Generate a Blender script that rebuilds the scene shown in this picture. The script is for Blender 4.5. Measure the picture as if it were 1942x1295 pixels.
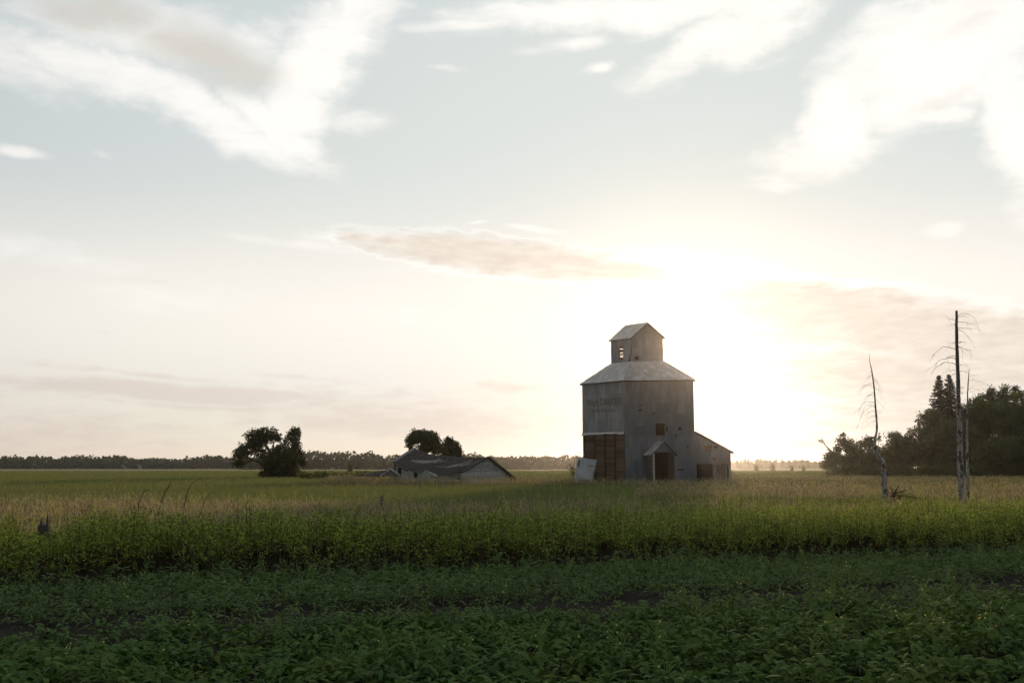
import bpy, math, random
import numpy as np
from mathutils import Vector
R = math.radians
random.seed(7)
rng = np.random.default_rng(11)
S = bpy.context.scene
for o in list(bpy.data.objects):
    bpy.data.objects.remove(o)
COL = S.collection

# ------------------------------------------------------------------ camera
FPX, CX, CY = 1888.0, 971.0, 647.5
PITCH = math.atan(237.5 / FPX)
EYE = 2.0
cd = bpy.data.cameras.new('camera')
cd.sensor_width = 36.0
cd.lens = FPX * 36.0 / 1942.0
cd.clip_start = 0.1
cd.clip_end = 20000
cam = bpy.data.objects.new('camera', cd)
COL.objects.link(cam)
cam.location = (0, 0, EYE)
cam.rotation_euler = (math.pi / 2 + PITCH, 0, 0)
S.camera = cam


def ray(px, py):
    u = (px - CX) / FPX
    v = (CY - py) / FPX
    c, s = math.cos(PITCH), math.sin(PITCH)
    return Vector((u, c - v * s, s + v * c))


def P(px, py, Y):
    """real place, at distance Y in front of the eye, seen towards (px, py)"""
    r = ray(px, py)
    k = Y / r.y
    return Vector((r.x * k, Y, EYE + r.z * k))


def azel(px, py):
    r = ray(px, py).normalized()
    return math.degrees(math.atan2(r.x, r.y)), math.degrees(math.asin(r.z))


# ------------------------------------------------------------------ render
S.render.engine = 'CYCLES'
S.view_settings.view_transform = 'Standard'
S.view_settings.look = 'None'
S.view_settings.exposure = 0.0
S.view_settings.gamma = 1.0
S.view_settings.use_curve_mapping = False
S.cycles.use_denoising = True
S.cycles.max_bounces = 6
S.cycles.diffuse_bounces = 3
S.cycles.transmission_bounces = 4
S.cycles.volume_bounces = 1
S.cycles.sample_clamp_indirect = 6.0

# ------------------------------------------------------------------ sun
SUN_AZ, SUN_EL = azel(1297, 680)
sl = bpy.data.lights.new('sun', 'SUN')
sl.energy = 2.1
sl.angle = R(2.0)
sl.color = (1.0, 0.70, 0.43)
sun = bpy.data.objects.new('sun', sl)
COL.objects.link(sun)
sun.location = (60, 400, 60)
sdir = Vector((math.sin(R(SUN_AZ)) * math.cos(R(SUN_EL)), math.cos(R(SUN_AZ)) * math.cos(R(SUN_EL)), math.sin(R(SUN_EL))))
sun.rotation_euler = sdir.to_track_quat('Z', 'Y').to_euler()

# ------------------------------------------------------------------ sky
W = bpy.data.worlds.new('World')
S.world = W
W.use_nodes = True
nt = W.node_tree
nt.nodes.clear()


class NG:
    """small helper for wiring shader maths"""
    def __init__(s, tree):
        s.t = tree

    def n(s, typ, **kw):
        nd = s.t.nodes.new(typ)
        for k, v in kw.items():
            setattr(nd, k, v)
        return nd

    def l(s, a, b):
        s.t.links.new(a, b)

    def put(s, sock, v):
        if isinstance(v, bpy.types.NodeSocket):
            s.t.links.new(v, sock)
        elif v is not None:
            if sock.type == 'RGBA' and not isinstance(v, (int, float)) and len(v) == 3:
                v = tuple(v) + (1,)
            sock.default_value = v

    def m(s, op, a, b=None, c=None, clamp=False):
        nd = s.n('ShaderNodeMath', operation=op, use_clamp=clamp)
        for i, v in enumerate((a, b, c)):
            if v is not None:
                s.put(nd.inputs[i], v)
        return nd.outputs[0]

    def mr(s, v, a, b, c=0.0, d=1.0, smooth=True):
        nd = s.n('ShaderNodeMapRange', interpolation_type='SMOOTHSTEP' if smooth else 'LINEAR')
        for i, x in enumerate((v, a, b, c, d)):
            s.put(nd.inputs[i], x)
        return nd.outputs[0]

    def mix(s, f, a, b, mode='MIX'):
        nd = s.n('ShaderNodeMix', data_type='RGBA', blend_type=mode)
        s.put(nd.inputs[0], f)
        s.put(nd.inputs[6], a)
        s.put(nd.inputs[7], b)
        return nd.outputs[2]

    def noise(s, vec, scale, detail=4.0, rough=0.55, lac=2.0, dist=0.0):
        nd = s.n('ShaderNodeTexNoise')
        s.put(nd.inputs['Vector'], vec)
        nd.inputs['Scale'].default_value = scale
        nd.inputs['Detail'].default_value = detail
        nd.inputs['Roughness'].default_value = rough
        nd.inputs['Distortion'].default_value = dist
        return nd

    def mapping(s, vec, loc=(0, 0, 0), rot=(0, 0, 0), scale=(1, 1, 1), typ='POINT'):
        nd = s.n('ShaderNodeMapping', vector_type=typ)
        s.put(nd.inputs[0], vec)
        nd.inputs[1].default_value = loc
        nd.inputs[2].default_value = rot
        nd.inputs[3].default_value = scale
        return nd.outputs[0]

    def vm(s, op, a, b=None, scale=None):
        nd = s.n('ShaderNodeVectorMath', operation=op)
        s.put(nd.inputs[0], a)
        if b is not None:
            s.put(nd.inputs[1], b)
        if scale is not None:
            s.put(nd.inputs['Scale'], scale)
        return nd


g = NG(nt)
sky = g.n('ShaderNodeTexSky', sky_type='NISHITA')
sky.sun_disc = False
sky.sun_elevation = R(SUN_EL)
sky.sun_rotation = R(SUN_AZ)
sky.air_density = 1.0
sky.dust_density = 2.0
sky.ozone_density = 1.0
tc = g.n('ShaderNodeTexCoord')
D = g.vm('NORMALIZE', tc.outputs['Generated']).outputs[0]
sep = g.n('ShaderNodeSeparateXYZ')
g.l(D, sep.inputs[0])
dx, dy, dz = sep.outputs
AZ = g.m('MULTIPLY', g.m('ARCTAN2', dx, dy), 57.29578)
EL = g.m('MULTIPLY', g.m('ARCSINE', dz), 57.29578)
cmb = g.n('ShaderNodeCombineXYZ')
g.l(AZ, cmb.inputs[0])
g.l(EL, cmb.inputs[1])
A0 = cmb.outputs[0]
# warp so that cloud outlines are ragged
nw = g.noise(A0, 0.16, 5, 0.6)
nv = g.vm('SUBTRACT', nw.outputs['Color'], (0.5, 0.5, 0.5)).outputs[0]
nvs = g.vm('MULTIPLY', nv, (5.0, 3.2, 0)).outputs[0]
AW = g.vm('ADD', A0, nvs).outputs[0]
nv2 = g.vm('MULTIPLY', nv, (2.5, 1.0, 0)).outputs[0]
AL = g.vm('ADD', A0, nv2).outputs[0]


def blob(px, py, rx, ry, rot=0, vec=None, soft=1.0, amp=1.0):
    """soft ellipse on the sky; sizes in photo pixels, rot degrees, + = rising to the right"""
    a, e = azel(px, py)
    k = 1 / 33.5
    v = g.mapping(vec or AW, loc=(a, e, 0), rot=(0, 0, R(rot)), scale=(rx * k, ry * k, 1), typ='TEXTURE')
    ln = g.vm('LENGTH', v).outputs['Value']
    return g.mr(ln, 1.0 + 0.35 * soft, 1.0 - 0.95 * soft, 0.0, amp)


def total(*bs):
    r = bs[0]
    for b in bs[1:]:
        r = g.m('MAXIMUM', r, b)
    return r


# high white cloud
hi = total(
    blob(300, 180, 400, 56, -17, soft=0.8, amp=1.15), blob(520, 235, 150, 44, -30, soft=0.8, amp=1.15), blob(585, 280, 60, 18, -32, AL, .9, 0.9),
    blob(560, 190, 120, 80, 25, soft=.8, amp=1.2), blob(620, 100, 200, 90, 44, soft=0.8, amp=1.25),
    blob(660, 20, 150, 60, 25, soft=1, amp=1.1), blob(480, 90, 140, 60, 10, soft=1, amp=.8),
    blob(270, 60, 330, 90, -8, soft=1, amp=0.9), blob(30, 90, 220, 75, -14, soft=1, amp=0.85),
    blob(1200, 20, 460, 52, 3, soft=.9, amp=1.15), blob(1400, 50, 260, 60, 22, soft=.9, amp=1.1), blob(880, 50, 200, 16, 1, AL, .9, 0.9),
    blob(1130, 130, 46, 14, 8, AL, 1, 0.85), blob(1270, 124, 62, 11, 5, AL, 1, 0.75), blob(850, 130, 60, 10, -8, AL, 1, .45),
    blob(1080, 86, 120, 20, 8, AL, 1, 0.75), blob(1440, 110, 90, 30, -5, AL, 1, .5),
    blob(1800, 90, 260, 130, 24, soft=0.8, amp=1.3), blob(1590, 220, 90, 150, -24, soft=0.8, amp=1.2), blob(1680, 120, 160, 90, 30, soft=.8, amp=1.15),
    blob(1560, 300, 170, 62, 6, soft=0.9, amp=0.95), blob(1925, 230, 80, 190, 14, soft=0.8, amp=1.3),
    blob(1820, 160, 150, 60, -20, soft=0.9, amp=1.0), blob(1700, 60, 190, 60, 10, soft=.9, amp=1.05), blob(1790, 215, 90, 24, 0, AL, .8, .9),
    blob(36, 286, 62, 16, -3, AL, .8, 1.0), blob(190, 292, 34, 8, -10, AL, 1, 0.55), blob(1500, 350, 110, 22, 0, AL, 1, .5),
    blob(680, 225, 100, 32, -5, soft=1, amp=0.55), blob(1788, 436, 52, 20, 0, AL, .9, 0.8),
    blob(1010, 434, 70, 9, -5, AL, 1, 0.9), blob(900, 426, 30, 5, 0, AL, 1, 0.7),
    blob(1330, 495, 200, 26, -10, AL, .9, 1.0), blob(700, 446, 190, 12, 3, AL, .9, 0.7), blob(560, 462, 150, 14, -6, AL, .9, .6),
    blob(120, 490, 260, 40, -3, soft=1, amp=0.55), blob(1600, 535, 220, 12, -8, AL, 1, 0.8), blob(300, 560, 300, 40, -4, AL, 1, .5), blob(880, 500, 420, 85, -6, soft=1, amp=.42), blob(700, 600, 360, 30, -3, AL, 1, .4))
# out of view the same broken high cloud goes on
nb = g.noise(g.mapping(A0, scale=(1, 2.0, 1)), 0.045, 4, 0.6).outputs[0]
outv = g.m('MAXIMUM', g.mr(g.m('ABSOLUTE', AZ), 27, 38), g.mr(EL, 26, 34))
outc = g.m('MULTIPLY', g.mr(nb, 0.42, 0.66), g.m('MULTIPLY', outv, 1.0))
outc = g.m('MULTIPLY', outc, g.mr(EL, 2, 14))
hi = g.m('MAXIMUM', hi, outc)
nf = g.noise(g.mapping(A0, rot=(0, 0, R(14)), scale=(0.45, 1.3, 1)), 0.55, 6, 0.62, dist=0.6).outputs[0]
nfine = g.noise(g.mapping(A0, scale=(0.5, 1.2, 1)), 1.6, 4, 0.6).outputs[0]
hid = g.m('ADD', hi, g.m('MULTIPLY', g.m('SUBTRACT', nf, 0.52), 1.25))
hid = g.m('ADD', hid, g.m('MULTIPLY', g.m('SUBTRACT', nfine, 0.5), 0.32))
hid = g.m('MULTIPLY', g.mr(hid, 0.05, 1.3), g.mr(hi, 0.0, 0.3))
# grey-beige thick bellies and the lower bands
belly = total(blob(400, 110, 200, 62, -14, AL, 1, 0.85), blob(330, 80, 110, 60, 0, AL, 1, 0.7),
              blob(200, 20, 150, 45, -5, soft=1, amp=0.9), blob(1640, 150, 60, 90, 30, soft=1, amp=0.35),
              blob(1830, 30, 130, 60, 25, soft=1, amp=0.4), blob(1790, 190, 90, 20, 10, soft=1, amp=.4))
band = total(blob(940, 486, 340, 40, -6, AL, 0.8, 1.05), blob(1150, 512, 170, 24, -6, AL, 0.8, 1.0), blob(760, 458, 170, 18, -4, AL, .8, .85),
             blob(1560, 588, 290, 58, -7, AL, 0.8, 1.15), blob(1800, 640, 320, 72, -10, AL, 0.8, 1.15),
             blob(1740, 712, 330, 60, -4, AL, .9, 1.0), blob(1900, 790, 360, 80, -2, AL, 1, 0.85), blob(1500, 640, 160, 26, -8, AL, 1, .8),
             blob(2200, 720, 420, 90, -3, AL, 1, 0.9), blob(1650, 840, 300, 26, 0, AL, 1, .5))
low = total(blob(330, 742, 380, 24, -2, AL, .9, 1.0), blob(760, 800, 380, 40, -1, AL, 1, .8), blob(640, 770, 420, 60, -2, AL, 1, 0.55), blob(960, 735, 90, 16, -4, AL, 1, 0.6),
            blob(120, 820, 340, 60, 0, AL, 1, 0.55), blob(-500, 760, 500, 80, 0, AL, 1, 0.6), blob(560, 715, 120, 10, -3, AL, 1, .5), blob(250, 705, 260, 8, -4, AL, 1, .6), blob(420, 770, 300, 9, -2, AL, 1, .7))
nband = g.noise(g.mapping(A0, rot=(0, 0, R(5)), scale=(0.6, 2.3, 1)), 0.9, 6, 0.62).outputs[0]
bsum = g.m('ADD', band, g.m('MULTIPLY', g.m('SUBTRACT', nband, 0.52), 1.35))
bandd = g.mr(bsum, 0.12, 0.95)
bandr = g.m('MULTIPLY', g.mr(bsum, 0.0, 0.42), g.mr(band, 0.0, 0.12))
lowd = g.mr(g.m('ADD', low, g.m('MULTIPLY', g.m('SUBTRACT', nband, 0.5), 1.3)), 0.1, 0.9)
bellyd = g.mr(g.m('ADD', belly, g.m('MULTIPLY', g.m('SUBTRACT', nf, 0.5), 1.0)), 0.15, 0.95)
# light: falls off away from the sun, warmer near it and near the horizon
dots = g.vm('DOT_PRODUCT', D, tuple(sdir)).outputs['Value']
TH = g.m('MULTIPLY', g.m('ARCCOSINE', g.m('MINIMUM', dots, 0.99999)), 57.29578)


def expf(k):
    return g.m('EXPONENT', g.m('MULTIPLY', TH, -1.0 / k))


def scl(col, f):
    return g.vm('SCALE', col, scale=f).outputs[0]


def addv(a, b):
    return g.vm('ADD', a, b).outputs[0]


glow = addv(addv(scl((1.0, 0.88, 0.66), g.m('MULTIPLY', expf(3.6), 1.1)), scl((1.0, 0.74, 0.48), g.m('MULTIPLY', expf(9.0), 0.13))),
            scl((1.0, 0.97, 0.93), g.m('MULTIPLY', expf(40.0), 0.015)))
ELp = g.m('MAXIMUM', EL, 0.0)
hz = g.m('EXPONENT', g.m('MULTIPLY', ELp, -1 / 5.5))
dirf = g.m('POWER', g.m('MULTIPLY', g.m('ADD', dots, 1.0), 0.5), 2.0)
FV = addv((0.205, 0.215, 0.227), scl((0.795, 0.785, 0.773), dirf))


def lit(col):
    return g.vm('MULTIPLY', FV, col).outputs[0]


blue = lit((0.655, 0.73, 0.745))
warm = lit((0.90, 0.765, 0.635))
veil = g.mix(hz, blue, warm)
eb = g.m('DIVIDE', g.m('SUBTRACT', EL, 8.5), 5.0)
wh = g.m('MULTIPLY', g.m('EXPONENT', g.m('MULTIPLY', g.m('MULTIPLY', eb, eb), -1.0)), 0.85)
veil = g.mix(wh, veil, lit((1.0, 0.96, 0.90)))
nish = scl(sky.outputs[0], 0.05)
nish = g.vm('MINIMUM', nish, (0.35, 0.33, 0.30)).outputs[0]
clear = addv(addv(veil, scl(nish, 0.18)), glow)
hic = addv(lit((1.12, 1.10, 1.06)), scl(glow, 1.0))
c1 = g.mix(hid, clear, hic)
c1 = g.mix(g.m('MULTIPLY', bellyd, 0.8), c1, addv(lit((0.72, 0.69, 0.63)), scl(glow, 0.5)))
c1 = g.mix(g.m('MULTIPLY', lowd, 0.68), c1, addv(lit((0.78, 0.685, 0.61)), scl(glow, 0.8)))
# backlit rims of the grey bands
rim = g.m('MULTIPLY', g.m('MULTIPLY', bandr, g.m('SUBTRACT', 1.0, bandr)), 4.0)
rimf = g.m('MULTIPLY', rim, g.m('ADD', 0.12, g.m('MULTIPLY', expf(16.0), 0.9)))
c1 = addv(c1, scl((1.0, 0.93, 0.82), g.m('MULTIPLY', rimf, 0.17)))
tn = g.mr(nband, 0.3, 0.7)
bandc = addv(g.mix(tn, lit((0.93, 0.84, 0.73)), lit((0.80, 0.70, 0.605))), scl(glow, 0.42))
c1 = g.mix(g.m('MULTIPLY', bandd, g.m('SUBTRACT', 0.84, g.m('MULTIPLY', expf(6.0), 0.6))), c1, bandc)
wt = g.n('ShaderNodeCombineXYZ')
e14 = expf(14.0)
wt.inputs[0].default_value = 1.0
g.l(g.m('SUBTRACT', 1.0, g.m('MULTIPLY', e14, 0.085)), wt.inputs[1])
g.l(g.m('SUBTRACT', 1.0, g.m('MULTIPLY', e14, 0.165)), wt.inputs[2])
c1 = g.vm('MULTIPLY', c1, wt.outputs[0]).outputs[0]
# below the horizon: dim ground colour
c1 = g.mix(g.mr(EL, -0.1, -0.8), c1, lit((0.10, 0.09, 0.06)))
bg = g.n('ShaderNodeBackground')
g.l(c1, bg.inputs[0])
bg.inputs[1].default_value = 1.0
wo = g.n('ShaderNodeOutputWorld')
g.l(bg.outputs[0], wo.inputs[0])
W.cycles.sampling_method = 'MANUAL'
W.cycles.sample_map_resolution = 1024

# ------------------------------------------------------------------ helpers
def link(o, parent=None):
    COL.objects.link(o)
    if parent is not None:
        o.parent = parent
    return o


def tag(o, label=None, cat=None, group=None, kind=None):
    if label: o['label'] = label
    if cat: o['category'] = cat
    if group: o['group'] = group
    if kind: o['kind'] = kind
    return o


def empty(name, loc, label, cat, group=None):
    o = bpy.data.objects.new(name, None)
    o.location = loc
    o.empty_display_size = 0.3
    COL.objects.link(o)
    return tag(o, label, cat, group)


def obj(name, verts, faces, mat, parent=None, smooth=False):
    """one mesh object; world-space vertices, shifted to sit under its parent's base"""
    me = bpy.data.meshes.new(name)
    if parent is not None:
        l = Vector(root_loc(parent))
        verts = [(v[0] - l.x, v[1] - l.y, v[2] - l.z) for v in verts]
    me.from_pydata([tuple(v) for v in verts], [], faces)
    me.materials.append(mat)
    if smooth:
        me.shade_smooth()
    o = bpy.data.objects.new(name, me)
    return link(o, parent)


def root_loc(o):
    l = Vector((0, 0, 0))
    while o is not None:
        l += Vector(o.location)
        o = o.parent
    return l


def quads_obj(name, co, nq, mat, parent=None, attr=None, attr2=None, smooth=False):
    """big mesh from numpy: co = (nq*4, 3)"""
    co = np.asarray(co, dtype=np.float32).reshape(-1, 3)
    if parent is not None:
        l = root_loc(parent)
        co = co - np.array([l.x, l.y, l.z], dtype=np.float32)
    me = bpy.data.meshes.new(name)
    nv = co.shape[0]
    nf = nv // 4
    me.vertices.add(nv)
    me.vertices.foreach_set('co', co.ravel())
    me.loops.add(nv)
    me.loops.foreach_set('vertex_index', np.arange(nv, dtype=np.int32))
    me.polygons.add(nf)
    me.polygons.foreach_set('loop_start', np.arange(0, nv, 4, dtype=np.int32))
    me.update(calc_edges=True)
    for nm, a in (('rnd', attr), ('tip', attr2)):
        if a is not None:
            at = me.attributes.new(nm, 'FLOAT', 'POINT')
            at.data.foreach_set('value', np.asarray(a, dtype=np.float32).ravel())
    if smooth:
        me.shade_smooth()
    me.materials.append(mat)
    o = bpy.data.objects.new(name, me)
    return link(o, parent)


def merge_obj(o):
    return o


class MB:
    def __init__(s):
        s.v, s.f = [], []

    def add(s, vs, fs):
        b = len(s.v)
        s.v += [tuple(v) for v in vs]
        s.f += [tuple(i + b for i in f) for f in fs]

    def prism(s, poly, nrm, th):
        """polygon (list of Vectors) thickened along nrm"""
        n = len(poly)
        top = [p + nrm * th for p in poly]
        s.add(list(poly) + top, [tuple(range(n))[::-1], tuple(range(n, 2 * n))] + [(i, (i + 1) % n, n + (i + 1) % n, n + i) for i in range(n)])

    def tube(s, pts, rad, k=6, cap=True):
        pts = [Vector(p) for p in pts]
        rings = []
        up = Vector((0.13, 0.31, 0.94)).normalized()
        for i, p in enumerate(pts):
            t = (pts[min(i + 1, len(pts) - 1)] - pts[max(i - 1, 0)])
            t = t.normalized() if t.length > 1e-9 else Vector((0, 0, 1))
            a = t.cross(up)
            if a.length < 0.1:
                a = t.cross(Vector((1, 0, 0)))
            a.normalize()
            b = t.cross(a)
            r = rad[i] if hasattr(rad, '__len__') else rad
            rings.append([p + (a * math.cos(2 * math.pi * j / k) + b * math.sin(2 * math.pi * j / k)) * r for j in range(k)])
        vs = [q for rg in rings for q in rg]
        fs = []
        for i in range(len(pts) - 1):
            for j in range(k):
                fs.append((i * k + j, i * k + (j + 1) % k, (i + 1) * k + (j + 1) % k, (i + 1) * k + j))
        if cap:
            fs.append(tuple(range(k))[::-1])
            fs.append(tuple((len(pts) - 1) * k + j for j in range(k)))
        s.add(vs, fs)

    def box(s, a, b):
        x0, y0, z0 = a
        x1, y1, z1 = b
        s.add([(x0, y0, z0), (x1, y0, z0), (x1, y1, z0), (x0, y1, z0), (x0, y0, z1), (x1, y0, z1), (x1, y1, z1), (x0, y1, z1)],
              [(0, 3, 2, 1), (4, 5, 6, 7), (0, 1, 5, 4), (1, 2, 6, 5), (2, 3, 7, 6), (3, 0, 4, 7)])

    def obj(s, name, mat, parent=None, smooth=False):
        return obj(name, s.v, s.f, mat, parent, smooth)


def new_mat(name):
    m = bpy.data.materials.new(name)
    m.use_nodes = True
    m.node_tree.nodes.clear()
    return m, NG(m.node_tree)


def finish(g, col, rough=0.9, bump=None, bstr=0.3, bdist=0.02, spec=0.3, metal=0.0, transl=None, tw=0.4):
    p = g.n('ShaderNodeBsdfPrincipled')
    g.put(p.inputs['Base Color'], col)
    g.put(p.inputs['Roughness'], rough)
    p.inputs['Specular IOR Level'].default_value = spec
    p.inputs['Metallic'].default_value = metal
    if bump is not None:
        b = g.n('ShaderNodeBump')
        b.inputs['Strength'].default_value = bstr
        b.inputs['Distance'].default_value = bdist
        g.l(bump, b.inputs['Height'])
        g.l(b.outputs[0], p.inputs['Normal'])
    out = g.n('ShaderNodeOutputMaterial')
    sh = p.outputs[0]
    if transl is not None:
        t = g.n('ShaderNodeBsdfTranslucent')
        g.put(t.inputs[0], transl)
        mx = g.n('ShaderNodeMixShader')
        mx.inputs[0].default_value = tw
        g.l(sh, mx.inputs[1])
        g.l(t.outputs[0], mx.inputs[2])
        sh = mx.outputs[0]
    g.l(sh, out.inputs[0])


def leaf_mat(name, a, b, tcol, tw=0.4, rough=0.6, spec=0.25, tipcol=None, nscale=0.0, scol=None, nmap=(1, 1, 1), nrange=(0.4, 0.62)):
    m, g = new_mat(name)
    at = g.n('ShaderNodeAttribute', attribute_name='rnd')
    f = at.outputs['Fac']
    geo = g.n('ShaderNodeNewGeometry')
    col = g.mix(f, a, b)
    if nscale:
        nz = g.noise(g.mapping(geo.outputs['Position'], scale=nmap), nscale, 4, 0.65).outputs[0]
        col = g.mix(g.mr(nz, *nrange), col, scol or b)
    tc_ = tcol
    if tipcol is not None:
        tp = g.n('ShaderNodeAttribute', attribute_name='tip').outputs['Fac']
        col = g.mix(tp, col, tipcol)
        tc_ = g.mix(tp, tcol, tipcol)
    finish(g, col, rough, spec=spec, transl=tc_, tw=tw)
    return m


def objpos(g):
    return g.n('ShaderNodeTexCoord').outputs['Object']


def worldpos(g):
    return g.n('ShaderNodeNewGeometry').outputs['Position']


def orand(g):
    return g.n('ShaderNodeObjectInfo').outputs['Random']


def sheet_mat(name, c0, c1, rust=0.25):
    m, g = new_mat(name)
    p = worldpos(g)
    nz = g.noise(g.mapping(p, scale=(1, 1, 0.25)), 1.6, 5, 0.65).outputs[0]
    col = g.mix(g.mr(nz, 0.35, 0.68), c0, c1)
    r = orand(g)
    col = g.mix(g.m('MULTIPLY', g.mr(r, 0.0, 1.0), 0.75), col, tuple(x * 0.58 for x in c0))
    n2 = g.noise(p, 5.0, 4, 0.6).outputs[0]
    rm = g.m('MULTIPLY', g.mr(n2, 0.58, 0.7), rust)
    col = g.mix(rm, col, (0.16, 0.09, 0.055))
    br = g.n('ShaderNodeTexWave', wave_type='BANDS', bands_direction='Z')
    g.l(p, br.inputs[0])
    br.inputs['Scale'].default_value = 2.6
    br.inputs['Distortion'].default_value = 0.3
    fine = g.noise(p, 14, 3, 0.6).outputs[0]
    finish(g, col, 0.62, bump=g.m('ADD', br.outputs['Fac'], g.m('MULTIPLY', fine, 0.7)), bstr=0.5, bdist=0.03, spec=0.35, metal=0.15)
    return m


def wood_mat(name, c0, c1, sc=6.0, axis=(0.3, 0.3, 5.0), white=None, whf=(0.5, 0.62)):
    m, g = new_mat(name)
    p = worldpos(g)
    nz = g.noise(g.mapping(p, scale=axis), sc, 5, 0.65).outputs[0]
    col = g.mix(g.mr(nz, 0.3, 0.7), c0, c1)
    col = g.mix(g.m('MULTIPLY', orand(g), 0.75), col, tuple(x * 0.4 for x in c0))
    if white:
        n2 = g.noise(p, 2.2, 6, 0.7).outputs[0]
        col = g.mix(g.mr(n2, whf[0], whf[1]), col, white)
    finish(g, col, 0.9, bump=nz, bstr=0.6, bdist=0.02, spec=0.15)
    return m


M = {}
M['metal'] = sheet_mat('weathered_sheet', (0.235, 0.26, 0.31), (0.15, 0.16, 0.18), 0.4)
M['roofmetal'] = sheet_mat('roof_sheet', (0.58, 0.58, 0.60), (0.36, 0.36, 0.37), 0.2)
M['plank'] = wood_mat('brown_plank', (0.115, 0.072, 0.046), (0.19, 0.13, 0.088), white=(0.33, 0.28, 0.23), whf=(0.62, 0.8))
M['post'] = wood_mat('dark_post', (0.10, 0.06, 0.035), (0.06, 0.035, 0.02), axis=(5, 5, .3))
M['greywood'] = wood_mat('grey_wood', (0.26, 0.23, 0.20), (0.15, 0.13, 0.11), axis=(4, 4, .4))
M['inner'] = wood_mat('inner_wood', (0.055, 0.032, 0.018), (0.03, 0.017, 0.010))
M['stub'] = wood_mat('stump_wood', (0.22, 0.20, 0.19), (0.11, 0.10, 0.09), axis=(4, 4, .4))
M['doorwood'] = wood_mat('door_wood', (0.17, 0.09, 0.055), (0.10, 0.055, 0.035), axis=(5, 5, .3))
M['whitewood'] = wood_mat('peeled_white', (0.74, 0.75, 0.76), (0.55, 0.55, 0.55), white=(0.36, 0.34, 0.32), whf=(0.58, 0.74))
M['gablewood'] = wood_mat('grey_white', (0.62, 0.64, 0.68), (0.42, 0.42, 0.44), white=(0.16, 0.15, 0.15), whf=(0.5, 0.68))
M['trim'] = wood_mat('white_trim', (0.70, 0.69, 0.66), (0.5, 0.48, 0.45))
m, g = new_mat('faded_paint')
nzz = g.noise(worldpos(g), 3.0, 4, 0.7).outputs[0]
finish(g, g.mix(g.mr(nzz, 0.35, 0.65), (0.05, 0.045, 0.045), (0.15, 0.14, 0.135)), 0.9)
M['paint'] = m
m, g = new_mat('worn_shingle')
p = worldpos(g)
n1 = g.noise(g.mapping(p, scale=(1, 1, 2.5)), 1.1, 6, 0.7).outputs[0]
n2 = g.noise(p, 9, 4, 0.6).outputs[0]
base = g.mix(n2, (0.050, 0.046, 0.046), (0.10, 0.09, 0.088))
base = g.mix(g.m('MULTIPLY', orand(g), 0.4), base, (0.045, 0.036, 0.033))
finish(g, base, 0.95, bump=n2, bstr=0.6, bdist=0.03, spec=0.1)
M['shingle'] = m
M['deck'] = wood_mat('roof_deck', (0.42, 0.39, 0.37), (0.28, 0.26, 0.25))
M['spruce'] = leaf_mat('spruce_needles', (0.022, 0.034, 0.018), (0.04, 0.052, 0.026), (0.03, 0.04, 0.015), 0.12, 0.9, 0.05)
M['tree'] = leaf_mat('tree_leaves', (0.045, 0.065, 0.022), (0.085, 0.105, 0.035), (0.15, 0.16, 0.035), 0.36, 0.8, 0.08)
M['oak'] = leaf_mat('oak_leaves', (0.05, 0.06, 0.022), (0.095, 0.10, 0.035), (0.11, 0.11, 0.025), 0.28, 0.8, 0.08)
M['poplar'] = leaf_mat('poplar_leaves', (0.075, 0.10, 0.032), (0.115, 0.145, 0.045), (0.13, 0.18, 0.035), 0.3, 0.8, 0.08)
M['far'] = leaf_mat('far_leaves', (0.05, 0.065, 0.028), (0.08, 0.09, 0.04), (0.10, 0.12, 0.03), 0.3, 0.8)
m, g = new_mat('tree_bark')
nzz = g.noise(worldpos(g), 7, 4, 0.6).outputs[0]
finish(g, g.mix(nzz, (0.06, 0.045, 0.035), (0.14, 0.11, 0.085)), 0.95, bump=nzz)
M['bark'] = m
m, g = new_mat('birch_bark')
p = worldpos(g)
nzz = g.noise(g.mapping(p, scale=(1.5, 1.5, 1)), 5.5, 4, 0.65).outputs[0]
sp = g.n('ShaderNodeSeparateXYZ')
g.l(p, sp.inputs[0])
hgt = g.mr(sp.outputs[2], 3.6, 6.2, 0.0, 1.0)
pale = g.mix(hgt, (0.46, 0.43, 0.39), (0.16, 0.135, 0.11))
finish(g, g.mix(g.mr(nzz, 0.47, 0.56), pale, (0.12, 0.10, 0.085)), 0.9, bump=nzz, bstr=0.5)
M['birch'] = m
m, g = new_mat('dead_twig')
nzz = g.noise(worldpos(g), 9, 3, 0.6).outputs[0]
finish(g, g.mix(nzz, (0.16, 0.125, 0.10), (0.26, 0.215, 0.175)), 0.95)
M['twig'] = m
M['darktwig'] = wood_mat('dark_twig', (0.075, 0.055, 0.04), (0.045, 0.03, 0.02))
M['stone'] = wood_mat('pale_rock', (0.55, 0.53, 0.5), (0.4, 0.38, 0.36), axis=(1, 1, 1))

# ------------------------------------------------------------------ ground, sheet to the horizon
def row(x, y):          # field rows run slightly away to the right
    return y - 0.30 * x


EDGE = 19.3             # far edge of the crop, near edge of the tall weeds


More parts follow.
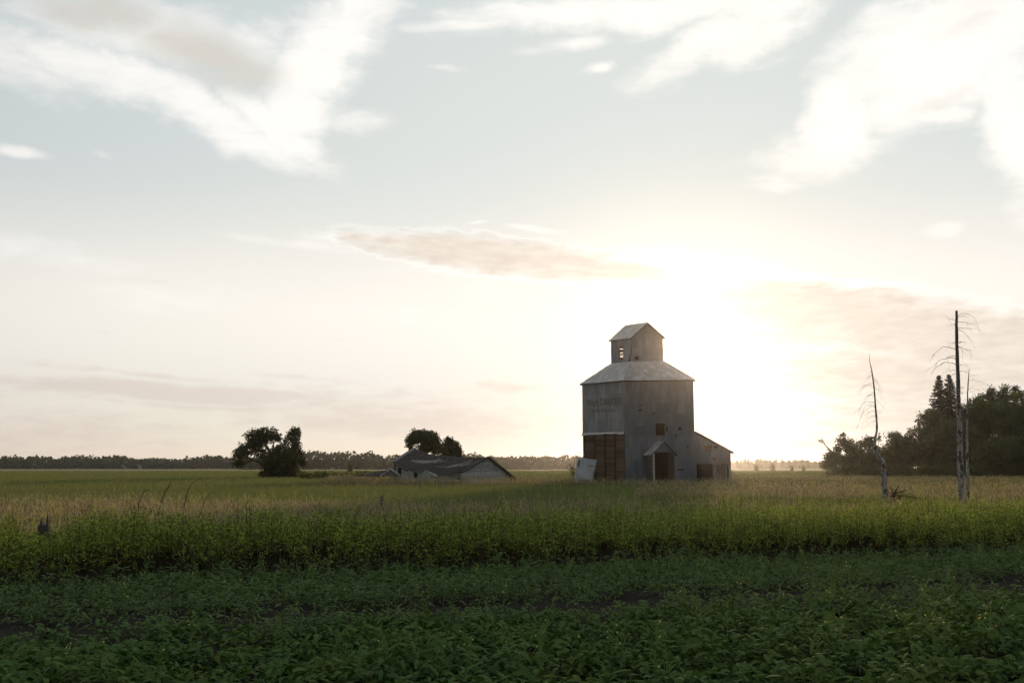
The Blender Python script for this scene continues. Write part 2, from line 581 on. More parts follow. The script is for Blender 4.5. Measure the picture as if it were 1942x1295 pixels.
def gmat():
    m, g = new_mat('prairie_ground')
    p = worldpos(g)
    sp = g.n('ShaderNodeSeparateXYZ')
    g.l(p, sp.inputs[0])
    X, Y = sp.outputs[0], sp.outputs[1]
    rw = g.m('SUBTRACT', Y, g.m('MULTIPLY', X, 0.30))
    soiln = g.noise(p, 2.5, 8, 0.7).outputs[0]
    soil = g.mix(soiln, (0.016, 0.013, 0.011), (0.046, 0.038, 0.031))
    gn = g.noise(g.mapping(p, scale=(0.35, 1.0, 1)), 0.12, 6, 0.65).outputs[0]
    green = g.mix(g.mr(gn, 0.35, 0.65), (0.10, 0.13, 0.042), (0.21, 0.205, 0.062))
    far = g.mix(g.mr(g.noise(g.mapping(p, scale=(0.15, 1, 1)), 0.03, 4, 0.6).outputs[0], 0.4, 0.6), (0.27, 0.235, 0.10), (0.22, 0.21, 0.075))
    col = g.mix(g.mr(rw, EDGE + 1, EDGE + 5), soil, (0.05, 0.045, 0.025))
    col = g.mix(g.mr(Y, 42, 60), col, green)
    col = g.mix(g.mr(Y, 200, 420), col, far)
    col = g.mix(g.mr(Y, 640, 660), col, (0.22, 0.20, 0.13))
    col = g.mix(g.mr(Y, 1100, 1130), col, (0.15, 0.16, 0.06))
    finish(g, col, 1.0, bump=soiln, bstr=1.0, bdist=0.08, spec=0.05)
    return m


GM = gmat()
gv, gf = [], []
xs = [-6000, -2500, -900, -300] + [x for x in range(-100, -28, 12)] + [i * 0.5 for i in range(-56, 57)] + [x for x in range(34, 101, 12)] + [300, 900, 2500, 6000]
ys = [-1500, -400, -100, -20] + [i * 0.4 for i in range(8, 75)] + [32, 38, 46, 60, 80, 110, 150, 220, 340, 600, 1000, 1800, 3200, 7000]
for j, y in enumerate(ys):
    for i, x in enumerate(xs):
        z = 0.0
        if abs(x) < 28 and 3 < y < 30 and row(x, y) < EDGE + 1:
            z = 0.035 * math.sin(x * 3.1 + y * 1.7) + 0.03 * math.sin(y * 5.3 - x * 1.1) + rng.normal() * 0.012
        gv.append((x, y, z))
nx = len(xs)
for j in range(len(ys) - 1):
    for i in range(nx - 1):
        a = j * nx + i
        gf.append((a, a + 1, a + nx + 1, a + nx))
ground = obj('ground', gv, gf, GM, smooth=True)
tag(ground, 'flat prairie ground of dark soil and far green fields', None, kind='structure')


# ------------------------------------------------------------------ plants built as real leaves
def strips(base, dirv, wid, length, width, bend, nseg=2, curl=None, taper=0.15, belly=False):
    """n tapering bent strips -> quads. base (n,3); dirv (n,3) unit start direction; wid (n,3) unit width direction;
    bend (n,3) displacement added at the tip (quadratic)"""
    n = len(base)
    ts = np.linspace(0, 1, nseg + 1)
    L, Rr = [], []
    for t in ts:
        c = base + dirv * (length * t)[:, None] + bend * (t * t)
        if belly:
            w = width * (0.18 + 0.82 * math.sin(math.pi * min(1, 0.12 + 0.80 * t)))
            if t == 1: w = width * 0.12
        else:
            w = width * (1 - (1 - taper) * t)
        L.append(c - wid * (w * 0.5)[:, None])
        Rr.append(c + wid * (w * 0.5)[:, None])
    q = []
    for k in range(nseg):
        q.append(np.stack([L[k], Rr[k], Rr[k + 1], L[k + 1]], axis=1))
    q = np.stack(q, axis=1)            # n, nseg, 4, 3
    tt = np.broadcast_to(np.stack([np.array([ts[k], ts[k], ts[k + 1], ts[k + 1]]) for k in range(nseg)])[None], (n, nseg, 4))
    return q.reshape(-1, 3), np.array(tt).reshape(-1)


def unit(a):
    return a / np.maximum(np.linalg.norm(a, axis=1, keepdims=True), 1e-9)


def horiz(n):
    a = rng.uniform(0, 2 * np.pi, n)
    return np.stack([np.cos(a), np.sin(a), np.zeros(n)], 1)


def smooth_noise(x, y, s=1.0, seed=0):
    r = np.zeros_like(x)
    rr = np.random.default_rng(seed)
    for k in range(7):
        f = s * (1.0 + 0.7 * k)
        a = rr.uniform(0, 6.28)
        r += np.sin((x * np.cos(a) + y * np.sin(a)) * f + rr.uniform(0, 6.28)) / (1 + 0.5 * k)
    return r / 2.6


def scatter(n, y0, y1, spread=0.60, margin=3.0, power=1.0):
    """points in the wedge that a viewer near the camera can see, denser up close when power > 1"""
    u = rng.uniform(0, 1, n) ** power
    y = y0 + (y1 - y0) * u
    x = rng.uniform(-1, 1, n) * (spread * y + margin)
    return x, y


def broad_plants(x, y, nleaf, h, ll, lw, nseg, spread=0.6):
    """leafy rosette plants; returns quads and a random tint"""
    n = len(x)
    idx = np.repeat(np.arange(n), nleaf)
    k = len(idx)
    hh = h[idx] * rng.uniform(0.15, 1.0, k)
    hd = horiz(k)
    off = hd * (rng.uniform(0, 0.05, k))[:, None]
    base = np.stack([x[idx], y[idx], np.zeros(k)], 1) + off
    base[:, 2] += hh * 0.75
    el = rng.uniform(0.1, 1.15, k)
    d = hd * np.cos(el)[:, None]
    d[:, 2] = np.sin(el)
    w = np.stack([-hd[:, 1], hd[:, 0], rng.normal(0, 0.35, k)], 1)
    w = unit(w + rng.normal(0, 0.2, (k, 3)))
    ln = ll * rng.uniform(0.55, 1.15, k) * (0.7 + 0.5 * h[idx] / 0.4)
    bend = np.stack([hd[:, 0] * 0.02, hd[:, 1] * 0.02, -ln * rng.uniform(0.25, 0.95, k)], 1)
    q, tt = strips(base, d, w, ln, lw * rng.uniform(0.7, 1.25, k), bend, nseg, belly=True)
    rnd = np.repeat(rng.uniform(0, 1, k) * 0.6 + np.repeat(rng.uniform(0, 0.4, n), nleaf), nseg * 4)
    return q, rnd


M['beet'] = leaf_mat('broad_crop_leaf', (0.055, 0.108, 0.034), (0.120, 0.190, 0.060), (0.09, 0.17, 0.03), 0.2, 0.8, 0.05, nscale=0.9, scol=(0.115, 0.160, 0.042))
M['weedleaf'] = leaf_mat('small_weed_leaf', (0.088, 0.150, 0.055), (0.180, 0.260, 0.095), (0.14, 0.22, 0.05), 0.22, 0.85, 0.05, nscale=0.45, scol=(0.13, 0.185, 0.072))
M['flower'] = leaf_mat('yellow_petal', (0.70, 0.62, 0.16), (0.75, 0.70, 0.35), (0.7, 0.6, 0.1), 0.3, 0.8)

# near broad leaved crop
x, y = scatter(14500, 6.5, 19.5, 0.60, 3.5)
s = row(x, y)
keep = (s < 12.7 + 0.6 * smooth_noise(x, y, 1.3, 3)) & (x * 0 + 1 > 0)
x, y = x[keep], y[keep]
q, r = broad_plants(x, y, 9, rng.uniform(0.10, 0.42, len(x)) * (1 + 0.5 * smooth_noise(x, y, 1.1, 5) + 0.25 * np.sin(6.283 * row(x, y) / 1.5 + smooth_noise(x, y, .4, 8))), 0.12, 0.050, 3)
crop = quads_obj('broadleaf_crop', q, 0, M['beet'], attr=r, smooth=False)
tag(crop, 'low dark green broad leaved crop covering the ground in front', 'crop', kind='stuff')

# finer leaved crop beyond the bare streak
x, y = scatter(21000, 9.5, 29.0, 0.58, 3.5, 0.85)
s = row(x, y)
sn = smooth_noise(x, y * 1.8, 1.1, 9)
keep = (s > 12.0) & (s < EDGE + 0.3 + 0.35 * smooth_noise(x, y, 0.8, 4)) & ~((s < 16.0 + 1.0 * smooth_noise(x, y, .6, 31)) & (smooth_noise(x * .8, y * 2.4, 1.5, 9) > -0.27 + 0.32 * np.abs(s - 13.7)))
x, y = x[keep], y[keep]
q, r = broad_plants(x, y, 11, rng.uniform(0.12, 0.46, len(x)) * (1 + 0.3 * smooth_noise(x, y, 0.9, 6) + 0.28 * np.sin(6.283 * row(x, y) / 1.5 + smooth_noise(x, y, .4, 8))), 0.11, 0.030, 2)
c2 = quads_obj('weedy_crop', q, 0, M['weedleaf'], attr=r)
tag(c2, 'finer mid green weedy crop beyond the bare soil streak', 'crop', kind='stuff')

# flowering mustard stems standing out of the crop
def mustard(x, y, h):
    n = len(x)
    qs, fl = [], []
    b = np.stack([x, y, np.zeros(n)], 1)
    d = unit(np.stack([rng.normal(0, 0.12, n), rng.normal(0, 0.12, n), np.ones(n)], 1))
    q, _ = strips(b, d, np.tile([1.0, 0, 0], (n, 1)), h, np.full(n, 0.008), horiz(n) * 0.05, 2, taper=0.5)
    qs.append(q)
    k = 14
    idx = np.repeat(np.arange(n), k)
    t = rng.uniform(0.45, 1.05, n * k)
    hd = horiz(n * k)
    pos = b[idx] + d[idx] * (h[idx] * t)[:, None]
    l = rng.uniform(0.03, 0.10, n * k)
    dd = unit(hd + np.array([0, 0, 0.9]))
    q, _ = strips(pos, dd, unit(np.cross(dd, [0.2, 0.9, 0.1])), l, np.full(n * k, 0.012), hd * 0.01, 1, taper=0.6)
    qs.append(q)
    sel = (rng.uniform(0, 1, n * k) < 0.34) & (t > 0.7)
    c = (pos + dd * l[:, None])[sel]
    m_ = len(c)
    a1 = unit(rng.normal(0, 1, (m_, 3)))
    a2 = unit(np.cross(a1, rng.normal(0, 1, (m_, 3))))
    sz = 0.0085
    fl = np.stack([c - a1 * sz - a2 * sz, c + a1 * sz - a2 * sz, c + a1 * sz + a2 * sz, c - a1 * sz + a2 * sz], 1).reshape(-1, 3)
    return np.concatenate(qs), fl


x, y = scatter(900, 8.5, 29, 0.56, 1.0, 0.8)
s = row(x, y)
cl = smooth_noise(x, y, 1.6, 21)
keep = (s < EDGE + 0.5) & ((cl > 0.15) | ((s > EDGE - 1.2)))
x, y, = x[keep], y[keep]
q, f = mustard(x, y, rng.uniform(0.35, 0.62, len(x)))
o1 = quads_obj('mustard_stems', q, 0, M['weedleaf'], attr=np.full(len(q), 0.8))
tag(o1, 'thin upright mustard stems standing above the crop', 'weeds', kind='stuff')
o2 = quads_obj('mustard_flowers', f, 0, M['flower'], attr=rng.uniform(0, 1, len(f)))
tag(o2, 'scattered tiny pale yellow flowers over the crop', 'flowers', kind='stuff')


# ------------------------------------------------------------------ tall weeds and grasses
def blades(x, y, per, h, w, lean=0.18, bend=0.25, nseg=2, z0=0.0, rad=0.08):
    n = len(x)
    idx = np.repeat(np.arange(n), per)
    k = len(idx)
    hd = horiz(k)
    b = np.stack([x[idx], y[idx], np.full(k, z0)], 1) + horiz(k) * rng.uniform(0, rad, k)[:, None]
    d = unit(np.concatenate([rng.normal(0, lean, (k, 2)), np.ones((k, 1))], 1))
    wd = unit(np.stack([np.ones(k), rng.normal(0, 0.6, k), np.zeros(k)], 1))
    hh = h[idx] * rng.uniform(0.6, 1.1, k)
    bd = hd * (hh * bend * rng.uniform(0, 1, k))[:, None]
    bd[:, 2] = -hh * bend * 0.4 * rng.uniform(0, 1, k)
    q, tt = strips(b, d, wd, hh, np.full(k, w) * rng.uniform(0.6, 1.4, k), bd, nseg, taper=0.12)
    ct = np.clip(0.5 + 0.55 * smooth_noise(x * 0.45, y, 0.5, 80) + rng.normal(0, 0.22, n), 0, 1)
    rnd = np.repeat(np.clip(np.repeat(ct, per) + rng.normal(0, 0.22, k), 0, 1), nseg * 4)
    return q, rnd, tt, b, d, hh, bd


M['tallweed'] = leaf_mat('tall_weed_leaf', (0.03, 0.048, 0.012), (0.13, 0.165, 0.034), (0.40, 0.49, 0.095), 0.48, 0.85, 0.05, nscale=0.5, scol=(0.07, 0.085, 0.022))
M['tangrass'] = leaf_mat('tan_grass', (0.075, 0.085, 0.035), (0.30, 0.25, 0.165), (0.24, 0.21, 0.10), 0.35, 0.9, 0.05, nscale=0.13, scol=(0.085, 0.10, 0.035), nmap=(0.4, 1.4, 1), nrange=(0.47, 0.6))
M['seed'] = leaf_mat('seed_head', (0.20, 0.165, 0.105), (0.50, 0.41, 0.28), (0.48, 0.39, 0.235), 0.4, 0.9, 0.05)
M['greengrass'] = leaf_mat('green_grass', (0.05, 0.075, 0.025), (0.14, 0.16, 0.055), (0.16, 0.18, 0.045), 0.35, 0.9, 0.05)
M['fieldgreen'] = leaf_mat('field_green', (0.065, 0.10, 0.045), (0.165, 0.195, 0.085), (0.22, 0.25, 0.085), 0.35, 0.9, 0.05, nscale=0.055, scol=(0.22, 0.205, 0.085), nmap=(0.3, 1.5, 1), nrange=(0.46, 0.58))


M['weedstem'] = leaf_mat('weed_stem', (0.035, 0.026, 0.015), (0.06, 0.045, 0.025), (0.05, 0.04, 0.02), 0.1, 0.9, 0.05)
STUMP = (P(84.5, 990, 22.5).x, 22.5)


def weed_band():
    x, y = scatter(25000, 13, 36, 0.58, 4.0, 0.8)
    s = row(x, y)
    wob = 0.9 * smooth_noise(x, y * 0.1, 0.35, 40)
    dep = 6.8 + 1.5 * smooth_noise(x, y * 0.1, 0.25, 41)
    keep = (s > EDGE + wob * 0.5) & (s < EDGE + dep + wob)
    x, y, s, wob = x[keep], y[keep], s[keep], wob[keep]
    n = len(x)
    hh = (0.86 + 0.16 * smooth_noise(x, y, 0.7, 42) + 0.24 * smooth_noise(x, y, 2.3, 43) + rng.normal(0, 0.13, n)) * np.clip((s - EDGE - wob * .5 + 0.9) / 1.6, 0.45, 1)
    # trampled low where the broken stump stands, so that it shows
    near = (np.abs(x - STUMP[0] * y / STUMP[1]) < 0.55) & (y < STUMP[1] + .4)
    hh = np.where(near, hh * 0.66, hh)
    # stems
    b = np.stack([x, y, np.zeros(n)], 1)
    d = unit(np.concatenate([rng.normal(0, 0.17, (n, 2)), np.ones((n, 1))], 1))
    q1, t1 = strips(b, d, np.tile([1.0, 0, 0], (n, 1)), hh, np.full(n, 0.012), horiz(n) * 0.06, 2, taper=0.4)
    # leaves up the stem
    per = 25
    idx = np.repeat(np.arange(n), per)
    k = n * per
    t = 0.50 + 0.54 * rng.uniform(0, 1, k) ** 0.75
    hd = horiz(k)
    pos = b[idx] + d[idx] * (hh[idx] * t)[:, None] + hd * (rng.uniform(0, 0.16, k) * (t - .3))[:, None]
    el = rng.uniform(0.3, 1.3, k)
    dd = hd * np.cos(el)[:, None]
    dd[:, 2] = np.sin(el)
    ln = rng.uniform(0.05, 0.14, k) * (1.25 - 0.5 * t)
    wd = unit(np.stack([-hd[:, 1], hd[:, 0], rng.normal(0, 0.5, k)], 1))
    bd = hd * 0.02
    bd[:, 2] = -ln * 0.3
    q2, t2 = strips(pos, dd, wd, ln, np.full(k, 0.021) * rng.uniform(0.6, 1.3, k), bd, 1, taper=0.25)
    o = quads_obj('weed_stems', q1, 0, M['weedstem'], attr=np.full(len(q1), 0.3))
    tag(o, 'thin brown stems under the tall weeds', 'weeds', kind='stuff')
    q = q2
    ct = 0.45 + 0.45 * smooth_noise(x, y * .5, 1.5, 44) + rng.normal(0, .15, n)
    r = np.repeat(np.clip(ct[idx] + rng.normal(0, 0.2, k), 0, 1), 4)
    o = quads_obj('tall_weeds', q, 0, M['tallweed'], attr=r)
    tag(o, 'tall yellow green weeds in a band behind the crop', 'weeds', kind='stuff')


weed_band()

# dry stubble strip at the foot of the weeds
x, y = scatter(5200, 13, 30, 0.56, 2.0, 0.9)
s = row(x, y)
keep = (s > EDGE - 0.5) & (s < EDGE + 1.1)
x, y = x[keep], y[keep]
q, r, tt, *_ = blades(x, y, 7, rng.uniform(0.15, 0.42, len(x)), 0.008, 0.35, 0.4)
m_, g = new_mat('dead_grass')
at = g.n('ShaderNodeAttribute', attribute_name='rnd').outputs['Fac']
finish(g, g.mix(at, (0.075, 0.055, 0.04), (0.16, 0.12, 0.085)), 0.95, spec=0.1)
o = quads_obj('dead_grass', q, 0, m_, attr=r)
tag(o, 'dry brown dead grass at the foot of the tall weeds', 'dead grass', kind='stuff')


def grass_zone(name, label, mat, n, y0, y1, per, h, w, cond, power, tips=0.0, hvar=0.15, nseg=2, tipmat=None):
    x, y = scatter(n, y0, y1, 0.56, 3.0, power)
    c = cond(x, y)
    x, y = x[c], y[c]
    hh = h * (1 + hvar * 1.3 * smooth_noise(x * 0.5, y, 0.5, 50) + hvar * 0.8 * smooth_noise(x, y, 1.9, 51)) * rng.uniform(0.7, 1.2, len(x))
    hh = hh * np.where(y > 85, np.where(x < 1, 1.32, 1.12), 1.0)
    ww = w
    n_ = len(x)
    idx = np.repeat(np.arange(n_), per)
    q, r, tt, b, d, hb, bd = blades(x, y, per, hh, ww, 0.16, 0.22, nseg, rad=0.25 * 1.0)
    # widen with distance so that the blades keep reading as a sward
    o = quads_obj(name, q, 0, mat, attr=r)
    tag(o, label, 'grass', kind='stuff')
    if tips:
        k = len(b)
        sel = rng.uniform(0, 1, k) < tips
        top = (b + d * (hb * 0.90)[:, None] + bd * 0.85)[sel]
        kk = len(top)
        dd = unit(d[sel] + bd[sel] * 1.2 + rng.normal(0, 0.12, (kk, 3)))
        wd = unit(np.stack([np.ones(kk), rng.normal(0, 0.5, kk), np.zeros(kk)], 1))
        q, t2 = strips(top, dd, wd, rng.uniform(0.07, 0.15, kk), np.full(kk, w * 1.5) * rng.uniform(0.6, 1.3, kk), rng.normal(0, 0.02, (kk, 3)), 1, taper=0.4)
        o = quads_obj(name.replace('grass', 'seed_heads'), q, 0, tipmat, attr=np.repeat(rng.uniform(0, 1, kk), 4))
        tag(o, label.replace('grass', 'grass seed heads'), 'seed heads', kind='stuff')


EU = (math.cos(R(20)), math.sin(R(20)))
EC = (P(1186, 884, 120.0).x, 120.0)


def in_elevator(x, y):
    a = (x - EC[0]) * EU[0] + (y - EC[1]) * EU[1]
    b = -(x - EC[0]) * EU[1] + (y - EC[1]) * EU[0]
    return (a > 0) & (a < 14.2) & (b > -0.1) & (b < 10)


def tall(x, y):
    """where the unmown meadow stands; elsewhere the low green field"""
    n1 = smooth_noise(x, y * 0, 0.2, 61)
    n2 = smooth_noise(x * 0, y, 0.1, 62)
    a = y < 43 + 3 * n1
    b = (y > 90 + 4 * n1) & (x > -0.186 * y + 1.5 * n2) & (y < 150)
    c = (x > 0.125 * y + 2 * n2) & (y < 150)
    return (row(x, y) > EDGE + 5.0) & (a | b | c) & ~in_elevator(x, y)


def tan_cond(x, y):
    st = smooth_noise(x * 0.35, y, 0.22, 63)
    return tall(x, y) & ~((st > 0.18) & (y > 36) & ~((y > 85) & (x < 0)))


def green_cond(x, y):
    st = smooth_noise(x * 0.35, y, 0.22, 63)
    return tall(x, y) & (st > -0.15) & ~((y > 85) & (x < 0))


grass_zone('meadow_grass', 'pale tan meadow grass between weeds and grain elevator, nearer part', M['tangrass'], 15000, 24, 62, 7, 0.74, 0.013, tan_cond, 1.1, 0.55, tipmat=M['seed'])
grass_zone('far_meadow_grass', 'pale tan meadow grass round the grain elevator, farther part', M['tangrass'], 17000, 60, 150, 5, 0.78, 0.028, tan_cond, 1.2, 0.4, tipmat=M['seed'])
grass_zone('green_grass', 'green grass growing through the meadow behind the weeds', M['greengrass'], 19000, 24, 150, 6, 0.62, 0.018, green_cond, 1.3)


def field_cond(x, y):
    return ~tall(x, y) & (y > 42) & ~in_elevator(x, y)


x, y = scatter(52000, 42, 420, 0.56, 4.0, 1.7)
c = field_cond(x, y)
x, y = x[c], y[c]
sc = np.clip(y / 60.0, 0.8, 7)
n = len(x)
per = 3
idx = np.repeat(np.arange(n), per)
k = len(idx)
b = np.stack([x[idx], y[idx], np.zeros(k)], 1) + horiz(k) * (rng.uniform(0, 0.3, k) * sc[idx])[:, None]
d = unit(np.concatenate([rng.normal(0, 0.3, (k, 2)), np.ones((k, 1))], 1))
q, tt = strips(b, d, unit(np.stack([np.ones(k), rng.normal(0, .5, k), np.zeros(k)], 1)), rng.uniform(0.35, 0.62, k), 0.05 * sc[idx] * rng.uniform(0.6, 1.3, k), horiz(k) * 0.1, 1, taper=0.35)
o = quads_obj('green_field', q, 0, M['fieldgreen'], attr=np.repeat(rng.uniform(0, 1, k), 4))
tag(o, 'green field crop stretching left of the grain elevator to the far trees', 'crop', kind='stuff')


# taller seeding forbs that stand out of the meadow and weeds
x, y = scatter(1500, 22, 75, 0.56, 2.0, 1.1)
c = (row(x, y) > EDGE + 0.4) & (smooth_noise(x, y, 0.35, 91) > 0.0) & ((y < 46) | (x > 0))
x, y = x[c], y[c]
q, f = mustard(x, y, rng.uniform(0.85, 1.18, len(x)) * np.where(y < 32, 1.0, 0.9))
o = quads_obj('tall_forbs', q, 0, M['tallweed'], attr=np.full(len(q), 0.95))
tag(o, 'pale seeding forbs standing above the meadow grass', 'weeds', kind='stuff')
f2 = f.reshape(-1, 4, 3)
cen = f2.mean(1, keepdims=True)
f2 = cen + (f2 - cen) * 2.2
o = quads_obj('forb_heads', f2.reshape(-1, 3), 0, M['seed'], attr=rng.uniform(0.4, 1, len(f)))
tag(o, 'small pale heads of the forbs above the meadow', 'seed heads', kind='stuff')

# ------------------------------------------------------------------ flat polygon tools
def clip(poly, a, b, c):
    """keep the side a*x + b*y + c >= 0"""
    out = []
    n = len(poly)
    for i in range(n):
        p, q = poly[i], poly[(i + 1) % n]
        dp, dq = a * p[0] + b * p[1] + c, a * q[0] + b * q[1] + c
        if dp >= 0:
            out.append(p)
        if (dp >= 0) != (dq >= 0):
            t = dp / (dp - dq)
            out.append((p[0] + (q[0] - p[0]) * t, p[1] + (q[1] - p[1]) * t))
    return out


def area(poly):
    return abs(sum(poly[i][0] * poly[(i + 1) % len(poly)][1] - poly[(i + 1) % len(poly)][0] * poly[i][1] for i in range(len(poly)))) / 2


def cut_hole(polys, h):
    """remove the rectangle h=(x0,y0,x1,y1) from convex polygons"""
    x0, y0, x1, y1 = h
    out = []
    for p in polys:
        a = clip(p, -1, 0, x0)
        b = clip(p, 1, 0, -x1)
        mid = clip(clip(p, 1, 0, -x0), -1, 0, x1) if p else []
        for q in (a, b, clip(mid, 0, -1, y0) if mid else [], clip(mid, 0, 1, -y1) if mid else []):
            if len(q) >= 3 and area(q) > 1e-4:
                out.append(q)
    return out


def rect(x0, y0, x1, y1):
    return [(x0, y0), (x1, y0), (x1, y1), (x0, y1)]


def slab(mb, f, poly, o0, o1):
    n = len(poly)
    mb.add([f(x, y, o0) for x, y in poly] + [f(x, y, o1) for x, y in poly],
           [tuple(range(n))[::-1], tuple(range(n, 2 * n))] + [(i, (i + 1) % n, n + (i + 1) % n, n + i) for i in range(n)])


def piece(name, f, polys, o0, o1, mat, parent):
    mb = MB()
    for p in polys:
        slab(mb, f, p, o0, o1)
    return mb.obj(name, mat, parent) if mb.v else None


# ------------------------------------------------------------------ the grain elevator
TH_E = R(20.0)
Y0 = 120.0
U = Vector((math.cos(TH_E), math.sin(TH_E), 0))
Wd = Vector((-math.sin(TH_E), math.cos(TH_E), 0))


def kk(px, py=884):
    r = ray(px, py)
    return r.x / r.y


C0 = Vector((kk(1186) * Y0, Y0, 0))


def solve_u(org, px, py=884):
    k = kk(px, py)
    return (k * org.y - org.x) / (U.x - k * U.y)


def solve_w(org, px, py=884):
    k = kk(px, py)
    return (k * org.y - org.x) / (Wd.x - k * Wd.y)


EA = solve_u(C0, 1317.5)     # front width
EB = solve_w(C0, 1106.0)     # side depth
zn = P(1184, 720.5, Y0).z
pr = C0 + U * EA
zr = P(1313, 719.5, pr.y).z
pl = C0 + Wd * EB
zl = P(1107, 727.0, pl.y).z
SU = (zr / zn - 1) / EA
SW = (zl / zn - 1) / EB
EZ = zn


def E(u, w, z):
    z2 = z * (1 + SU * u + SW * w)
    p = C0 + U * u + Wd * w
    return Vector((p.x, p.y, z2))


def hit_front(px, py, w=0.0):
    """(u, z) where the line of sight meets the plane of the front face set back by w"""
    r = ray(px, py)
    n = Wd
    o = C0 + Wd * w
    e = Vector((0, 0, EYE))
    t = (o - e).dot(n) / r.dot(n)
    p = e + r * t
    u = (p - o).dot(U)
    return u, p.z / (1 + SU * u + SW * w)


def hit_side(px, py, u=0.0):
    r = ray(px, py)
    n = U
    o = C0 + U * u
    e = Vector((0, 0, EYE))
    t = (o - e).dot(n) / r.dot(n)
    p = e + r * t
    w = (p - o).dot(Wd)
    return w, p.z / (1 + SU * u + SW * w)


elev = empty('grain_elevator', E(EA / 2, EB / 2, 0), 'tall weathered grey metal clad grain elevator with cupola and side shed in the meadow', 'grain elevator')
fF = lambda a, z, o: E(a, -o, z)                 # front face, o outwards
fL = lambda a, z, o: E(-o, a, z)                 # left face
fB = lambda a, z, o: E(a, EB + o, z)
fR = lambda a, z, o: E(EA + o, a, z)

u0, z1 = hit_front(1243, 803)
u1, z0 = hit_front(1261, 825)
win = (u0, z0, u1, z1)
d0, dz1 = hit_front(1239.5, 857)
d1, _ = hit_front(1277.5, 857)
door = (d0, -0.2, d1, dz1)
wall_in = MB()
T = 0.18
zsplit = hit_side(1150, 820)[1]
for p in cut_hole(cut_hole([rect(0, 0, EA, EZ)], win), door):
    slab(wall_in, fF, p, -T, 0)
slab(wall_in, fL, rect(0.0, zsplit + 0.1, EB, EZ), -T - 0.005, -0.004)
slab(wall_in, fB, rect(0, 0, EA, EZ), -T, 0)
slab(wall_in, fR, rect(0.19, 0, EB - 0.19, EZ), -T - 0.006, -0.006)
wall_in.obj('wall', M['inner'], elev)
floor_ = MB()
slab(floor_, lambda a, b, o: E(a, b, o), rect(0.2, 0.25, EA - 0.2, EB - 0.25), 0.02, 0.12)
slab(floor_, lambda a, b, o: E(a, b, o), rect(0.2, 0.25, EA - 0.2, EB - 0.25), zsplit + 0.12, zsplit + 0.2)
floor_.obj('inner_floor', M['inner'], elev)

# sheets of metal, each its own piece
share = []


def sheets(f, x0, x1, y0, y1, nx_, ny_, holes, clips=(), name='metal_sheet', mat=None, parent=None, base=0.01, miss=0.0, stagger=True, extra=0.03):
    w = (x1 - x0) / nx_
    h = (y1 - y0) / ny_
    for j in range(ny_):
        for i in range(-1, nx_):
            a = x0 + (i + (0.5 if (stagger and j % 2) else 0)) * w
            b = a + w + extra * 0.6
            a = max(a, x0)
            b = min(b, x1)
            if b - a < 0.08 or (i == -1 and not (stagger and j % 2)):
                continue
            c = y0 + j * h
            d = min(c + h + extra, y1)
            if rng.uniform() < miss:
                continue
            polys = [rect(a, c, b, d)]
            for hh in holes:
                polys = cut_hole(polys, hh)
            for (ca, cb, cc) in clips:
                polys = [q for q in (clip(p, ca, cb, cc) for p in polys) if len(q) >= 3 and area(q) > 0.004]
            if not polys:
                continue
            # overlapping sheets stand proud of one another by a few millimetres
            o0 = base + ((i + 2) % 2) * 0.012 + (j % 2) * 0.014 + rng.uniform(0, 0.0015)
            tilt = rng.uniform(0, 0.012)
            cm, hm = c, h
            ff = (lambda a_, z_, o_, f=f, cm=cm, hm=hm, tilt=tilt: f(a_, z_, o_ + tilt * (1 - (z_ - cm) / hm)))
            piece(name, ff, polys, o0, o0 + 0.004, mat or M['metal'], parent or elev)


# small torn openings that show dark boarding under the sheets
def fspot(px0, py0, px1, py1):
    a, b = hit_front(px0, py1)
    c, d = hit_front(px1, py0)
    return (a, b, c, d)


spots = [fspot(1263, 810, 1266.5, 818), fspot(1286, 810, 1292, 815.5), fspot(1272.5, 823, 1275, 829), fspot(1281, 823.5, 1283.5, 828.5),
         fspot(1236.5, 782.5, 1244, 784.2), fspot(1210.5, 768.5, 1218, 770.0), fspot(1211, 775.8, 1216.5, 779), fspot(1286, 889, 1297, 892), fspot(1302, 845, 1304, 850)]
sheets(fF, -0.02, EA + 0.02, 0.0, EZ, 9, 9, [win, door] + spots)
sheets(fL, -0.02, EB + 0.02, zsplit, EZ, 8, 4, [])
sheets(fR, 0.0, EB, 0.0, EZ, 6, 5, [])
# corner strips
for cu, cw in ((0, 0), (EA, 0)):
    mb = MB()
    zz0 = 0 if cu == 0 else 0
    sgn = -1 if cu == 0 else 1
    slab(mb, lambda a, z, o: E(a, -o, z), rect(cu - 0.12 if cu else -0.05, 0.0, cu + 0.05 if cu else 0.12, EZ), 0.046, 0.055)
    mb.obj('corner_strip', M['metal'], elev)

# white label board, window frame, faint marks
lb = fspot(1236, 784.8, 1241.5, 787.2)
piece('nameplate', fF, [rect(*lb)], 0.05, 0.065, M['greywood'], elev)
fr = MB()
a, b, c, d = win
for rr in (rect(a - 0.1, b - 0.14, c + 0.1, b), rect(a - 0.1, d, c + 0.1, d + 0.1), rect(a - 0.1, b + 0.002, a, d - 0.002), rect(c, b + 0.002, c + 0.1, d - 0.002)):
    slab(fr, fF, rr, -0.05, 0.06)
fr.obj('window_frame', M['greywood'], elev)
for k in range(2):
    mb = MB()
    slab(mb, fF, rect(c + 0.35 + 0.5 * k, b + 0.1 - 2.2 * k, c + 0.43 + 0.5 * k, d + 0.9 - 2.2 * k), 0.05, 0.10)
    mb.obj('batten', M['greywood'], elev)

